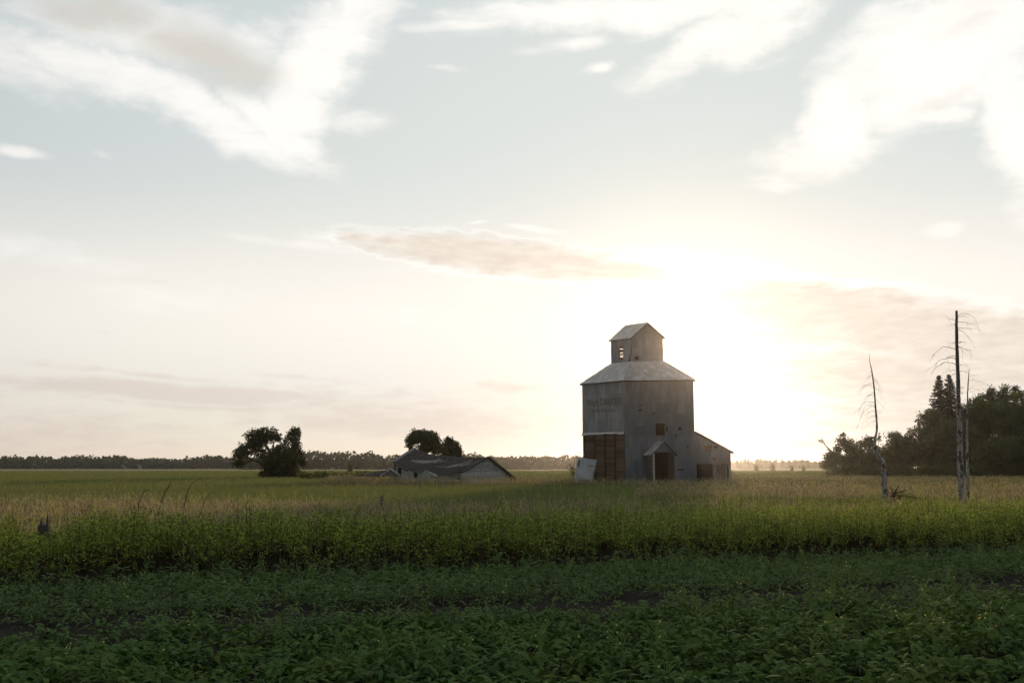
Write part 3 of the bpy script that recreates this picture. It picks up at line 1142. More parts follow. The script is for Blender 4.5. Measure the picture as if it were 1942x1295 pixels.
# bare cribbed planks low on the left face, five posts
bays = [solve_w(C0, px) for px in (1186, 1166, 1146.5, 1127, 1106)]
for i in range(4):
    a, b = bays[i] + 0.06, bays[i + 1] - 0.06
    z = 0.0
    while z < zsplit - 0.05:
        h = rng.uniform(0.15, 0.21)
        zt = min(z + h - 0.012, zsplit + 0.05)
        e0, e1 = rng.uniform(-0.0, 0.05, 2)
        o = rng.uniform(-0.20, -0.145) - (0.05 if rng.uniform() < 0.12 else 0)
        piece('plank', lambda a_, z_, o_: fL(a_, z_ + 0.02 * math.sin(a_ * 3 + z), o_), [rect(a + e0, z, b - e1, zt)], o, o + 0.05, M['plank'], elev)
        z += h
for i, b in enumerate(bays):
    mb = MB()
    w = 0.13
    a0 = b - w if i else 0.02
    slab(mb, fL, rect(a0, 0, a0 + (2 * w if 0 < i < 4 else w), zsplit + 0.02), -0.24, -0.03)
    mb.obj('post', M['post'], elev)
mb = MB()
slab(mb, fL, rect(0, 0, EB, zsplit), -0.42, -0.38)
mb.obj('bin_wall', M['inner'], elev)
# torn lower edge of the cladding, bent outwards
n_ = 9
for i in range(n_):
    a, b = EB * i / n_ + 0.02, EB * (i + 1) / n_ + 0.05
    k = rng.uniform(0.16, 0.34)
    dz = rng.uniform(0.12, 0.26) + 0.10 * i / n_
    mb = MB()
    p = [fL(a, zsplit + 0.02, 0.06), fL(b, zsplit + 0.02, 0.065), fL(b, zsplit - dz + rng.uniform(-.05, .05), k + 0.05), fL(a, zsplit - dz, k)]
    mb.prism(p, Vector((0, 0, 1)), 0.012)
    mb.obj('torn_sheet', M['roofmetal'], elev)

# lettering, faded paint on the left face
def letters(name, txt, px0, py0, px1, py1, hz_, parent, side=True, squeeze=None):
    cu = bpy.data.curves.new(name, 'FONT')
    cu.body = txt
    cu.size = 1.0
    cu.extrude = 0.0
    cu.offset = 0.018
    o = bpy.data.objects.new(name, cu)
    COL.objects.link(o)
    dg = bpy.context.evaluated_depsgraph_get()
    me = bpy.data.meshes.new_from_object(o.evaluated_get(dg))
    COL.objects.unlink(o)
    bpy.data.objects.remove(o)
    vs = [v.co.copy() for v in me.vertices]
    fs = [tuple(p.vertices) for p in me.polygons]
    x0, x1 = min(v.x for v in vs), max(v.x for v in vs)
    y0, y1 = min(v.y for v in vs), max(v.y for v in vs)
    a0, b0 = (hit_side if side else hit_front)(px0, py0)
    a1, b1 = (hit_side if side else hit_front)(px1, py1)
    out = []
    for v in vs:
        s_ = (v.x - x0) / (x1 - x0)
        t_ = (v.y - y0) / (y1 - y0)
        a = a0 + (a1 - a0) * s_
        z = b0 + (b1 - b0) * s_ + hz_ * (t_)
        out.append((fL if side else fF)(a, z, 0.062))
    return obj(name, out, fs, M['paint'], parent)


letters('lettering', 'Wm.H. DIRKSTEN', 1113, 770.5, 1178.5, 766.5, 0.85, elev)
letters('lettering', 'GRAIN FEED COAL', 1122, 782.3, 1169, 780.3, 0.36, elev)

# hip roof
def solve_cupola():
    lo, hi_ = 0.3, EB * 0.6
    for _ in range(50):
        m_ = (lo + hi_) / 2
        org = C0 + Wd * m_
        iu = solve_u(org, 1197.8, 684)
        iu2 = solve_u(org, 1257.5, 684)
        if (iu + iu2) / 2 > EA / 2:
            lo_, = (0,)
            lo = m_
        else:
            hi_ = m_
    return m_, iu, iu2


cw, cu0, cu1 = solve_cupola()
if not (0.8 < cw < EB * 0.45):
    cw = EB * 0.25
    org = C0 + Wd * cw
    cu0, cu1 = solve_u(org, 1197.8, 684), solve_u(org, 1257.5, 684)
org = C0 + Wd * cw + U * cu0
cb = solve_w(org, 1159.6, 690)
cw1 = cw + cb
zc0 = P(1198, 685.5, org.y).z / (1 + SU * cu0 + SW * cw)
zc1 = P(1198.3, 639.0, org.y).z / (1 + SU * cu0 + SW * cw)
print('ELEV', EA, EB, EZ, 'cup', cw, cw1, cu0, cu1, zc0, zc1, 'split', zsplit, 'sag', SU, SW)
ov = 0.28
EO = [(-ov, -ov, EZ - 0.12), (EA + ov, -ov, EZ - 0.12), (EA + ov, EB + ov, EZ - 0.12), (-ov, EB + ov, EZ - 0.12)]
CI = [(cu0, cw, zc0), (cu1, cw, zc0), (cu1, cw1, zc0), (cu0, cw1, zc0)]
under = MB()
for k in range(4):
    a, b = EO[k], EO[(k + 1) % 4]
    c, d = CI[(k + 1) % 4], CI[k]
    under.prism([E(*a), E(*b), E(*c), E(*d)], Vector((0, 0, 1)), -0.08)
under.obj('roof_boarding', M['inner'], elev)


def quad_sheets(a, b, c, d, n, rows, name, mat, parent, lift=0.03):
    """cover the quad a-b (low) d-c (high) with sheets in rows"""
    a, b, c, d = (Vector(v) for v in (a, b, c, d))
    nrm = (b - a).cross(d - a).normalized()
    if nrm.z < 0:
        nrm = -nrm

    def bi(s, t):
        return (a * (1 - s) + b * s) * (1 - t) + (d * (1 - s) + c * s) * t
    for j in range(rows):
        off = 0.5 if j % 2 else 0
        for i in range(-1 if off else 0, n):
            s0, s1 = max(0, (i + off) / n), min(1, (i + 1 + off) / n)
            if s1 - s0 < 0.02:
                continue
            t0, t1 = j / rows, (j + 1) / rows
            h0 = lift + 0.03 + rng.uniform(0, 0.012) + (i % 2) * 0.01
            h1 = lift + (i % 2) * 0.01
            ps = [bi(s0, max(0, t0 - 0.02)) + nrm * h0, bi(s1, max(0, t0 - 0.02)) + nrm * h0, bi(s1, t1) + nrm * h1, bi(s0, t1) + nrm * h1]
            mb = MB()
            mb.prism(ps, nrm, 0.008)
            mb.obj(name, mat, parent)


for k in (3, 0, 1):
    quad_sheets(E(*EO[k]), E(*EO[(k + 1) % 4]), E(*CI[(k + 1) % 4]), E(*CI[k]), 8, 5, 'roof_sheet', M['roofmetal'], elev)
# hip caps and eave board
for k in range(3):
    mb = MB()
    a, b = E(*EO[k]), E(*CI[k])
    mb.tube([a + Vector((0, 0, .06)), b + Vector((0, 0, .06))], 0.06, 5)
    mb.obj('ridge_cap', M['roofmetal'], elev)
for k in (3, 0, 1):
    a, b = E(*EO[k]), E(*EO[(k + 1) % 4])
    mb = MB()
    dirn = (b - a).normalized()
    n = dirn.cross(Vector((0, 0, 1)))
    mb.prism([a, b, b - Vector((0, 0, .14)), a - Vector((0, 0, .14))], -n, 0.03)
    mb.obj('eave_board', M['greywood'], elev)

# cupola
cup = bpy.data.objects.new('cupola', None)
link(cup, elev)
zc = zc0 - 0.35
fcF = lambda a, z, o: E(a, cw - o, z)
fcL = lambda a, z, o: E(cu0 - o, a, z)
fcR = lambda a, z, o: E(cu1 + o, a, z)
fcB = lambda a, z, o: E(a, cw1 + o, z)
wl0, lz1 = hit_side(1182.3, 656.5, cu0)
wl1, lz0 = hit_side(1174.5, 681, cu0)
lou = (min(wl0, wl1), lz0, max(wl0, wl1), lz1)
# a matching ventilation window in the back wall lets the sky through
e = Vector((0, 0, EYE))
def through(px, py):
    r = ray(px, py)
    o = C0 + Wd * cw1
    t = (o - e).dot(Wd) / r.dot(Wd)
    p = e + r * t
    u = (p - o).dot(U)
    return u, p.z / (1 + SU * u + SW * cw1)
b0, bz0 = through(1174.0, 682)
b1, bz1 = through(1183.5, 655)
hole_b = (max(b0, cu0 + .15) - 0.1, bz0, b1 + 0.15, bz1)
# ridge and gable peak
pk, zpk = hit_front(1228.6, 612.5, cw)
cuc = (cu0 + cu1) / 2
zpk = zpk
cw_mb = MB()
for p in [rect(cu0, zc, cu1, zc1)]:
    slab(cw_mb, fcF, p, -0.12, 0)
slab(cw_mb, fcF, [(cu0, zc1), (cu1, zc1), (cuc, zpk - 0.08)], -0.12, 0)
slab(cw_mb, fcB, [(cu0, zc1), (cu1, zc1), (cuc, zpk - 0.08)], -0.12, 0)
for p in cut_hole([rect(cw + .13, zc, cw1 - .13, zc1)], lou):
    slab(cw_mb, fcL, p, -0.12, 0)
slab(cw_mb, fcR, rect(cw + .13, zc, cw1 - .13, zc1), -0.12, 0)
for p in cut_hole([rect(cu0, zc, cu1, zc1)], hole_b):
    slab(cw_mb, fcB, p, -0.12, 0)
cw_mb.obj('cupola_wall', M['inner'], cup)
chole = [(cu0 + .45, zc0 + 0.25, cu0 + 1.0, zc0 + 0.6), (cuc - .35, zpk - 1.35, cuc + 0.35, zpk - 0.95)]
gs = (zpk - zc1) / (cuc - cu0)
sheets(fcF, cu0, cu1, zc, zpk, 5, 5, chole[:1], clips=[(gs, -1, zc1 - gs * cu0), (-gs, -1, zc1 + gs * cu1)], parent=cup)
sheets(fcL, cw, cw1, zc, zc1, 6, 3, [lou, (cw + 0.35, zc0 + 0.0, cw + 0.55, zc0 + 0.9), (cw + 0.55, zc0 - .1, cw + 0.8, zc0 + 0.35)], parent=cup)
sheets(fcR, cw, cw1, zc, zc1, 4, 3, [], parent=cup)
piece('vent_board', fcF, [rect(cuc - .4, zpk - 1.3, cuc + .35, zpk - 0.95)], 0.05, 0.06, M['greywood'], cup)
# louvre frame and slats
lo_ = MB()
a, b, c, d = lou
for rr in (rect(a - .08, b - .08, c + .08, b), rect(a - .08, d, c + .08, d + .08), rect(a - .08, b, a, d), rect(c, b, c + .08, d)):
    slab(lo_, fcL, rr, -0.02, 0.07)
lf = lo_.obj('louvre_frame', M['greywood'], cup)
H = d - b
for t0, t1 in ((0.0, .13), (.18, .25), (.30, .45), (.52, .76), (.83, 1.0)):
    piece('slat', fcL, [rect(a, b + H * t0, c, b + H * t1)], -0.09, -0.05, M['post'], cup)
piece('slat', fcL, [rect(a + (c - a) * .0, b, a + (c - a) * .12, d)], -0.13, -0.1, M['post'], cup)
# cupola roof
fw, bw = cw - 0.3, cw1 + 0.3
ro = 0.25
zo = zc1 - ro * gs
rl = [E(cu0 - ro, fw, zo), E(cu0 - ro, bw, zo), E(cuc, bw, zpk), E(cuc, fw, zpk)]
rr_ = [E(cu1 + ro, bw, zo), E(cu1 + ro, fw, zo), E(cuc, fw, zpk), E(cuc, bw, zpk)]
mb = MB()
mb.prism(rl, Vector((0, 0, 1)), -0.07)
mb.prism(rr_, Vector((0, 0, 1)), -0.07)
mb.obj('cupola_roof', M['inner'], cup)
# rows of roofing on both slopes
quad_sheets(rl[1], rl[0], rl[3], rl[2], 6, 4, 'roof_sheet', M['roofmetal'], cup, 0.01)
quad_sheets(rr_[1], rr_[0], rr_[3], rr_[2], 6, 4, 'roof_sheet', M['roofmetal'], cup, 0.01)
mb = MB()
mb.tube([E(cuc, fw - .02, zpk + .03), E(cuc, bw + .02, zpk + .03)], 0.06, 5)
mb.obj('ridge_cap', M['roofmetal'], cup)

# entry porch on the front face
pz = hit_front(1259, 836.5, -1.8)[1]
PD = 1.8
pu0, pez = hit_front(1239, 857.5, -PD)
pu1, _ = hit_front(1279.5, 857.5, -PD)
puc = (pu0 + pu1) / 2
por = bpy.data.objects.new('porch', None)
link(por, elev)
fP = lambda a, z, o: E(a, -PD - o, z)
fPL = lambda a, z, o: E(pu0 - o, -a, z)
fPR = lambda a, z, o: E(pu1 + o, -a, z)
mb = MB()
slab(mb, fP, [(pu0, pez), (pu1, pez), (puc, pz - 0.1)], -0.06, 0)
mb.obj('gable', M['metal'], por)
pwall_holes = [(0.35, 0.3, 0.7, 0.55), (0.8, 1.2, 1.05, 2.1), (0.3, 2.2, 0.75, 2.9), (1.0, 0.05, 1.5, 0.25)]
# the side wall of boards, broken
z = 0.0
while z < pez - 0.05:
    h = 0.26
    po = [rect(0.07, z, PD - 0.09, min(z + h - 0.015, pez))]
    for hh in pwall_holes:
        po = cut_hole(po, hh)
    if po:
        piece('board', fPL, po, -0.05 + rng.uniform(0, .02), 0.0, M['greywood'], por)
    z += h
piece('side_wall', fPR, [rect(0.07, 0, PD - .05, pez)], -0.05, 0, M['greywood'], por)
for uu in (pu0, pu1 - 0.14):
    mb = MB()
    slab(mb, fP, rect(uu, 0, uu + 0.14, pez), -0.12, 0.012)
    mb.obj('post', M['trim'] if uu == pu0 else M['greywood'], por)
piece('lintel', fP, [rect(pu0 - .05, pez - 0.02, pu1 + .05, pez + 0.12)], 0.004, 0.05, M['greywood'], por)
pg = (pz - pez) / (puc - pu0)
o2 = 0.4
mb = MB()
la = [E(pu0 - o2, 0.0, pez - o2 * pg), E(pu0 - o2, -PD - .2, pez - o2 * pg), E(puc, -PD - .2, pz), E(puc, 0.0, pz)]
ra = [E(pu1 + o2, -PD - .2, pez - o2 * pg), E(pu1 + o2, 0.0, pez - o2 * pg), E(puc, 0.0, pz), E(puc, -PD - .2, pz)]
mb.prism(la, Vector((0, 0, 1)), -0.06)
mb.prism(ra, Vector((0, 0, 1)), -0.06)
mb.obj('porch_roof', M['inner'], por)
quad_sheets(la[0], la[1], la[2], la[3], 2, 3, 'roof_sheet', M['roofmetal'], por, 0.0)
quad_sheets(ra[0], ra[1], ra[2], ra[3], 2, 3, 'roof_sheet', M['roofmetal'], por, 0.0)
# right hand leaf of the drive door, half open
du, _ = hit_front(1262, 880, -0.2)
nb_ = 4
for i in range(nb_):
    a = du + (d1 - du) * i / nb_
    b = du + (d1 - du) * (i + 1) / nb_ - 0.02
    piece('door_board', fF, [rect(a, 0.1, b, dz1 - 0.05)], 0.12 + rng.uniform(0, .01), 0.16, M['doorwood'], elev)
mb = MB()
slab(mb, fF, rect(du, 0.9, d1, 1.05), 0.175, 0.2)
slab(mb, fF, rect(du, 2.4, d1, 2.55), 0.175, 0.2)
mb.obj('door_rail', M['doorwood'], elev)

# lean-to shed on the right
shed = bpy.data.objects.new('shed', None)
link(shed, elev)
SA0 = EA
SA1 = hit_front(1386, 884)[0]
sz0 = hit_front(1318, 820)[1]
sz1 = hit_front(1386, 857.5)[1]
SDp = EB * 0.75
sl_ = (sz1 - sz0) / (SA1 - SA0)
sclip = (sl_, -1, sz0 - sl_ * SA0)
a, b = hit_front(1321, 879.5)
c, _ = hit_front(1351.5, 879.5)
e1, _ = hit_front(1384.5, 879.5)
op = (a, -0.2, c, b)
op2 = (c + 0.14, -0.2, e1 - 0.25, b)
wmb = MB()
for p in cut_hole(cut_hole([rect(SA0 + 0.03, 0, SA1, sz0)], op), op2):
    p = clip(p, *sclip)
    if len(p) > 2:
        slab(wmb, fF, p, -0.1, 0)
slab(wmb, lambda a_, z_, o_: E(SA1 - 0.1 + o_, a_, z_), rect(0.11, 0, SDp, sz1 - 0.02), 0.0, 0.1)
slab(wmb, lambda a_, z_, o_: E(a_, SDp + o_, z_), [(SA0, 0), (SA1, 0), (SA1, sz1), (SA0, sz0)], 0.0, 0.1)
wmb.obj('shed_wall', M['inner'], shed)
shole = [op, op2]
for (px0, py0, px1, py1) in ((1335.5, 844.5, 1350, 851.5), (1337, 851.8, 1349, 857), (1344, 858, 1347, 863), (1351, 867, 1357, 873), (1320, 852, 1326, 853.2), (1321, 857.5, 1326.5, 858.8), (1353, 846, 1361, 849.5)):
    q0 = hit_front(px0, py1)
    q1 = hit_front(px1, py0)
    shole.append((q0[0], q0[1], q1[0], q1[1]))
sheets(fF, SA0 + 0.06, SA1 + 0.01, 0.0, sz0, 6, 6, shole, clips=[sclip], parent=shed)
for (px0, py0, px1, py1) in ((1335.5, 844.5, 1350, 847.5), (1335.5, 848, 1350, 851.5), (1338, 852.5, 1348, 856)):
    q0 = hit_front(px0, py1)
    q1 = hit_front(px1, py0)
    piece('bare_board', fF, [rect(q0[0], q0[1], q1[0], q1[1])], 0.012, 0.03, M['doorwood'], shed)
piece('lintel', fF, [rect(a - 0.1, b - 0.02, e1, b + 0.2)], 0.05, 0.12, M['greywood'], shed)
for px in (1352.5, 1356, 1366, 1371.5, 1377.5):
    uu = hit_front(px, 890)[0]
    w_ = 0.055 if px != 1352.5 else 0.09
    piece('stud', fF, [rect(uu - w_, 0, uu + w_, b - .03)], -0.02, 0.06, M['greywood'], shed)
# boards behind the studs, some missing
xx = c + 0.2
while xx < e1 - 0.3:
    w_ = 0.24
    if rng.uniform() < 0.75:
        piece('board', fF, [rect(xx, 0, xx + w_ - .03, (b - .05) * (1 if rng.uniform() < .7 else .6))], -0.12, -0.09, M['greywood'], shed)
    xx += w_
r0 = [E(SA1 + 0.35, -0.3, sz1 + 0.35 * sl_ + 0.03), E(SA1 + 0.35, SDp + .2, sz1 + 0.35 * sl_ + .03), E(SA0 + .07, SDp + .2, sz0 + 0.03), E(SA0 + .07, -0.3, sz0 + 0.03)]
mb = MB()
mb.prism(r0, Vector((0, 0, 1)), 0.12)
mb.obj('shed_roof', M['inner'], shed)
quad_sheets(*[v + Vector((0, 0, .12)) for v in (r0[0], r0[1], r0[2], r0[3])], 4, 5, 'roof_sheet', M['roofmetal'], shed, 0.0)

# ------------------------------------------------------------------ leaning metal box beside it
lb_ = empty('metal_hopper', P(1108, 905, 117.5).xy.to_3d(), 'tilted grey sheet metal hopper box leaning at the left foot of the grain elevator', 'hopper')
Yh = 117.5
fr4 = [P(1086, 912, Yh - 0.3), P(1121.5, 912, Yh - 0.6), P(1132.5, 871.5, Yh + 0.5), P(1096, 866.5, Yh + 0.9)]
for v in (fr4[0], fr4[1]):
    v.z = 0.1
nrm = (fr4[1] - fr4[0]).cross(fr4[3] - fr4[0]).normalized()
if nrm.y > 0: nrm = -nrm
mb = MB()
mb.prism(fr4, nrm, -0.75)
mb.obj('body', M['metal'], lb_)


def hb(s, t):
    return (fr4[0] * (1 - s) + fr4[1] * s) * (1 - t) + (fr4[3] * (1 - s) + fr4[2] * s) * t


for (s0, t0, s1, t1, nm, mt) in ((0.02, 0.02, 0.5, 0.98, 'panel', 'roofmetal'), (0.51, 0.02, 0.98, 0.98, 'panel', 'roofmetal')):
    mb = MB()
    mb.prism([hb(s0, t0) + nrm * .01, hb(s1, t0) + nrm * .01, hb(s1, t1) + nrm * .01, hb(s0, t1) + nrm * .01], nrm, 0.02)
    mb.obj(nm, M[mt], lb_)
for (s0, t0, s1, t1) in ((0.08, 0.66, 0.15, 0.88), (0.30, 0.10, 0.9, 0.13), (0.62, 0.70, 0.92, 0.725)):
    mb = MB()
    mb.prism([hb(s0, t0) + nrm * .032, hb(s1, t0) + nrm * .032, hb(s1, t1) + nrm * .032, hb(s0, t1) + nrm * .032], nrm, 0.05)
    mb.obj('bracket', M['post'], lb_)
mb = MB()
for k in range(11):
    s = 0.30 + k * 0.058
    mb.prism([hb(s, 0.05) + nrm * .034, hb(s + .03, 0.05) + nrm * .034, hb(s + .03, .17) + nrm * .034, hb(s, .17) + nrm * .034], nrm, 0.02)
mb.obj('torn_edge', M['trim'], lb_)

# ------------------------------------------------------------------ collapsed house
def lerp(a, b, t):
    return a + (b - a) * t


def poly_at(pts, t):
    n = len(pts) - 1
    x = min(max(t * n, 0), n - 1e-6)
    i = int(x)
    return pts[i].lerp(pts[i + 1], x - i)


house = empty('collapsed_house', (P(850, 900, 116).x, 116, 0), 'collapsed white wooden house with a sagging dark shingle roof left of the grain elevator', 'house')
RG = [P(786.5, 849.8, 125), P(810, 860.3, 123), P(830, 864, 121), P(852, 865.5, 119.2), P(873, 866.3, 117.5), P(902, 867.6, 115.2), P(925.5, 867.0, 113)]
EV = [P(745.5, 875.8, 119.5), P(757, 882.5, 118), P(769, 888.6, 116.8), P(787, 893.6, 115.4), P(807, 895, 114.0), P(830, 898.3, 112.6), P(851, 901.6, 111.4), P(862, 899.6, 110.8), P(873.5, 897.0, 110.2)]
NS, NR = 14, 12
grid = [[poly_at(EV, i / NS).lerp(poly_at(RG, i / NS), j / NR) for j in range(NR + 1)] for i in range(NS + 1)]
for i in range(NS + 1):
    for j in range(1, NR):
        grid[i][j] = grid[i][j] + Vector((0, 0, -0.16 * math.sin(math.pi * j / NR) * math.sin(math.pi * i / NS) + rng.normal() * 0.015))
# roof boarding under the shingles
mb = MB()
vs = [grid[i][j] - Vector((0, 0, .05)) for i in range(NS + 1) for j in range(NR + 1)] + [grid[i][j] - Vector((0, 0, .16)) for i in range(NS + 1) for j in range(NR + 1)]
K = (NS + 1) * (NR + 1)
fs = []
for i in range(NS):
    for j in range(NR):
        a = i * (NR + 1) + j
        q = (a, a + 1, a + NR + 2, a + NR + 1)
        fs.append(q)
        fs.append(tuple(v + K for v in q[::-1]))
for i in range(NS):
    for j in (0, NR):
        a = i * (NR + 1) + j
        b = a + NR + 1
        fs.append((a, b, b + K, a + K))
for j in range(NR):
    for i in (0, NS):
        a = i * (NR + 1) + j
        fs.append((a, a + 1, a + 1 + K, a + K))
obj('roof', vs, fs, M['deck'], house)
# shingle courses, laid in strips, torn away in patches
pieces = 0
for j in range(NR * 2):
    t0, t1 = j / (NR * 2), (j + 1.15) / (NR * 2)
    nst = 11
    for i in range(nst):
        s0 = (i + (0.5 if j % 2 else 0)) / nst
        s1 = min(1, s0 + 1 / nst)
        if s1 - s0 < 0.01:
            continue
        sc = (s0 + s1) / 2
        sub = []
        ns_ = 5
        for k in range(ns_):
            sa, sb = lerp(s0, s1, k / ns_), lerp(s0, s1, (k + 1) / ns_)
            nz_ = float(smooth_noise(np.array([sa * 16.0]), np.array([t0 * 5.5 - sa * 5.0]), 1.7, 77)[0])
            bare = nz_ > (0.02 if 0.38 < t0 < 0.9 and 0.12 < sa < 0.95 else 1.5) + abs(t0 - 0.66) * 1.1
            if not bare:
                sub.append((sa, sb))
        if not sub:
            continue

        def gp(s, t):
            a = poly_at([grid[ii][int(min(NR - 1, t * NR))] for ii in range(NS + 1)], s)
            b = poly_at([grid[ii][int(min(NR - 1, t * NR)) + 1] for ii in range(NS + 1)], s)
            f_ = t * NR - int(min(NR - 1, t * NR))
            return a.lerp(b, f_)
        mb = MB()
        for sa, sb in sub:
            t1c = min(t1, 1)
            lift = 0.035
            mb.prism([gp(sa, t0) + Vector((0, -.0, lift)), gp(sb, t0) + Vector((0, 0, lift)), gp(sb, t1c) + Vector((0, 0, 0.0)), gp(sa, t1c) + Vector((0, 0, 0.0))], Vector((0, -.3, .95)), 0.015)
        mb.obj('shingle_strip', M['shingle'], house)
# far slope of the roof
BK = [Vector((p.x + 3.6, p.y + 3.0, max(0.15, p.z - 2.6))) for p in RG]
mb = MB()
for i in range(6):
    mb.prism([RG[i], RG[i + 1], BK[i + 1], BK[i]], Vector((0, 0, 1)), -0.1)
mb.obj('roof', M['shingle'], house)
# pinkish left verge and end wall
mb = MB()
mb.prism([EV[0] + Vector((-.15, 0, .06)), RG[0] + Vector((-.15, 0, .06)), RG[0] + Vector((.25, .0, .05)), EV[0] + Vector((.35, 0, .05))], Vector((0, 0, 1)), 0.05)
mb.obj('verge_board', M['deck'], house)
mb = MB()
mb.prism([EV[0] - Vector((0, 0, .1)), RG[0] - Vector((0, 0, .1)), Vector((RG[0].x + 3, RG[0].y + 3, 0)), Vector((EV[0].x, EV[0].y, 0))], Vector((1, 0, 0)), 0.1)
mb.obj('end_wall', M['gablewood'], house)

# gable wall of clapboards facing the meadow
gl, gp_, gr = P(873.5, 897.2, 110.2), P(925.5, 868.2, 112.9), P(966, 900.5, 115.6)
gU = (gr - gl)
gU.z = 0
gW = gU.length
gU.normalize()
gN = Vector((gU.y, -gU.x, 0))
G0 = Vector((gl.x, gl.y, 0))
fG = lambda a, z, o: G0 + gU * a + Vector((0, 0, z)) + gN * o
pa = (gp_ - G0).dot(gU)
zl_, zp_, zr_ = gl.z, gp_.z - .03, gr.z
sl1 = (zp_ - zl_) / pa
sl2 = (zr_ - zp_) / (gW - pa)
gclips = [(sl1, -1, zl_), (sl2, -1, zp_ - sl2 * pa)]
p0 = rect(0, -0.05, gW, zp_)
for c_ in gclips:
    p0 = clip(p0, *c_)
piece('gable_wall', fG, [p0], -0.12, -0.01, M['inner'], house)
z = 0.1
while z < zp_:
    h = 0.17
    x_ = 0.0
    while x_ < gW:
        L = rng.uniform(1.6, 3.4)
        x2 = min(gW, x_ + L)
        p0 = rect(x_, z, x2 - 0.012, z + h + 0.02)
        for c_ in gclips:
            p0 = clip(p0, *c_) if len(p0) > 2 else p0
        if len(p0) > 2 and area(p0) > 0.01 and rng.uniform() > 0.012:
            tz = z
            piece('clapboard', lambda a_, z_, o_, tz=tz: fG(a_, z_, o_ + 0.02 * (1 - (z_ - tz) / 0.17)), [p0], 0.0, 0.016, M['gablewood'], house)
        x_ = x2
    z += h
# bargeboards
for q0, q1 in ((gl, gp_), (gp_, gr + Vector((.5, .35, -.42)))):
    mb = MB()
    mb.prism([q0 + gN * .22, q1 + gN * .22, q1 + gN * .22 + Vector((0, 0, .2)), q0 + gN * .22 + Vector((0, 0, .2))], -gN, 0.3)
    mb.obj('bargeboard', M['shingle'], house)
# long wall under the sagging eave: clapboards follow the curve of the eave
wallx = [poly_at(EV, t) + Vector((0.25, 0.3, -0.1)) for t in np.linspace(0, 1, 13)]
mb = MB()
for i in range(12):
    a, b = wallx[i], wallx[i + 1]
    mb.prism([Vector((a.x, a.y + .1, 0)), Vector((b.x, b.y + .1, 0)), b + Vector((0, .1, 0)), a + Vector((0, .1, 0))], Vector((0, 1, 0)), 0.08)
mb.obj('long_wall', M['inner'], house)
w0 = (P(755.2, 888, 118.3).x, P(760.2, 888, 118.3).x)
w1x = (P(785.5, 893, 115.6).x, P(791.5, 893, 115.6).x)
for r_ in range(16):
    drop0, drop1 = r_ * 0.15, r_ * 0.15 + 0.16
    for i in range(0, 12, 3):
        if rng.uniform() < 0.05:
            continue
        mb = MB()
        for k in range(3):
            a, b = wallx[i + k], wallx[i + k + 1]
            if min(a.z, b.z) - drop1 < -0.3:
                continue
            segs = [(0, 1)]
            for (xa, xb, da, db) in ((w0[0], w0[1], 0.22, 1.05), (w1x[0], w1x[1], 0.12, 0.6)):
                if drop0 >= da and drop1 <= db + 0.15:
                    ta, tb = (xa - a.x) / (b.x - a.x), (xb - a.x) / (b.x - a.x)
                    ns2 = []
                    for s0, s1 in segs:
                        if tb <= s0 or ta >= s1:
                            ns2.append((s0, s1))
                        else:
                            if ta > s0: ns2.append((s0, ta))
                            if tb < s1: ns2.append((tb, s1))
                    segs = ns2
            for s0, s1 in segs:
                if s0 > 0 and mb.v:
                    mb.obj('clapboard', M['whitewood'], house)
                    mb = MB()
                A, B = a.lerp(b, s0), a.lerp(b, s1)
                A2, B2 = A - Vector((0, 0.03, drop1)), B - Vector((0, 0.03, drop1))
                A1, B1 = A - Vector((0, 0, drop0)), B - Vector((0, 0, drop0))
                mb.prism([A2, B2, B1, A1], Vector((0, -1, 0)), 0.02)
        if mb.v:
            mb.obj('clapboard', M['whitewood'], house)
for (xa, xb), da, db, (px, py, yy) in ((w0, 0.22, 1.05, (757.5, 885, 118)), (w1x, 0.12, 0.62, (788, 895, 115.4))):
    top = P(px, py, yy)
    cx_ = (xa + xb) / 2
    # eave height at that place
    tt_ = min(range(12), key=lambda i: abs((wallx[i].x + wallx[i + 1].x) / 2 - cx_))
    ez = (wallx[tt_].z + wallx[tt_ + 1].z) / 2
    ey = (wallx[tt_].y + wallx[tt_ + 1].y) / 2 - 0.06
    mb = MB()
    for (x0, z0_, x1, z1_) in ((xa - .06, ez - db, xa, ez - da), (xb, ez - db, xb + .06, ez - da), (xa - .06, ez - da, xb + .06, ez - da + .06), (xa - .06, ez - db - .06, xb + .06, ez - db)):
        mb.box((x0, ey - .03, z0_), (x1, ey + .05, z1_))
    wf = mb.obj('window', M['greywood'], house)
    mb = MB()
    mb.box((xa, ey + .08, ez - db), (xb, ey + .1, ez - da))
    mb.obj('window_opening', M['post'], house)
# fallen dormer: small white trimmed gable lying in front, and broken porch roof at left
dm = MB()
dA, dB, dC = P(801, 903, 112), P(806.5, 893.0, 112.3), P(823, 902.6, 112.0)
dm.prism([dA, dC, dB], Vector((0, 1, 0)), 0.1)
dm.obj('dormer_gable', M['gablewood'], house)
for q0, q1 in ((dA, dB), (dB, dC)):
    mb = MB()
    mb.tube([q0 + Vector((0, -.08, .05)), q1 + Vector((0, -.08, .05))], 0.075, 4)
    mb.obj('bargeboard', M['trim'], house)
mb = MB()
mb.prism([dB + Vector((0, .1, .03)), dC + Vector((.1, .1, .03)), P(851, 902.5, 113.5), P(826, 897.5, 114.5)], Vector((0, 0, 1)), -0.08)
mb.obj('dormer_roof', M['gablewood'], house)
mb = MB()
q = [P(700, 901.5, 116), P(741, 889.0, 118.2), P(760, 901.5, 115.2)]
mb.prism([q[0], q[2], q[1]], Vector((0, 0.4, -.9)), 0.12)
mb.obj('porch_roof', M['shingle'], house)
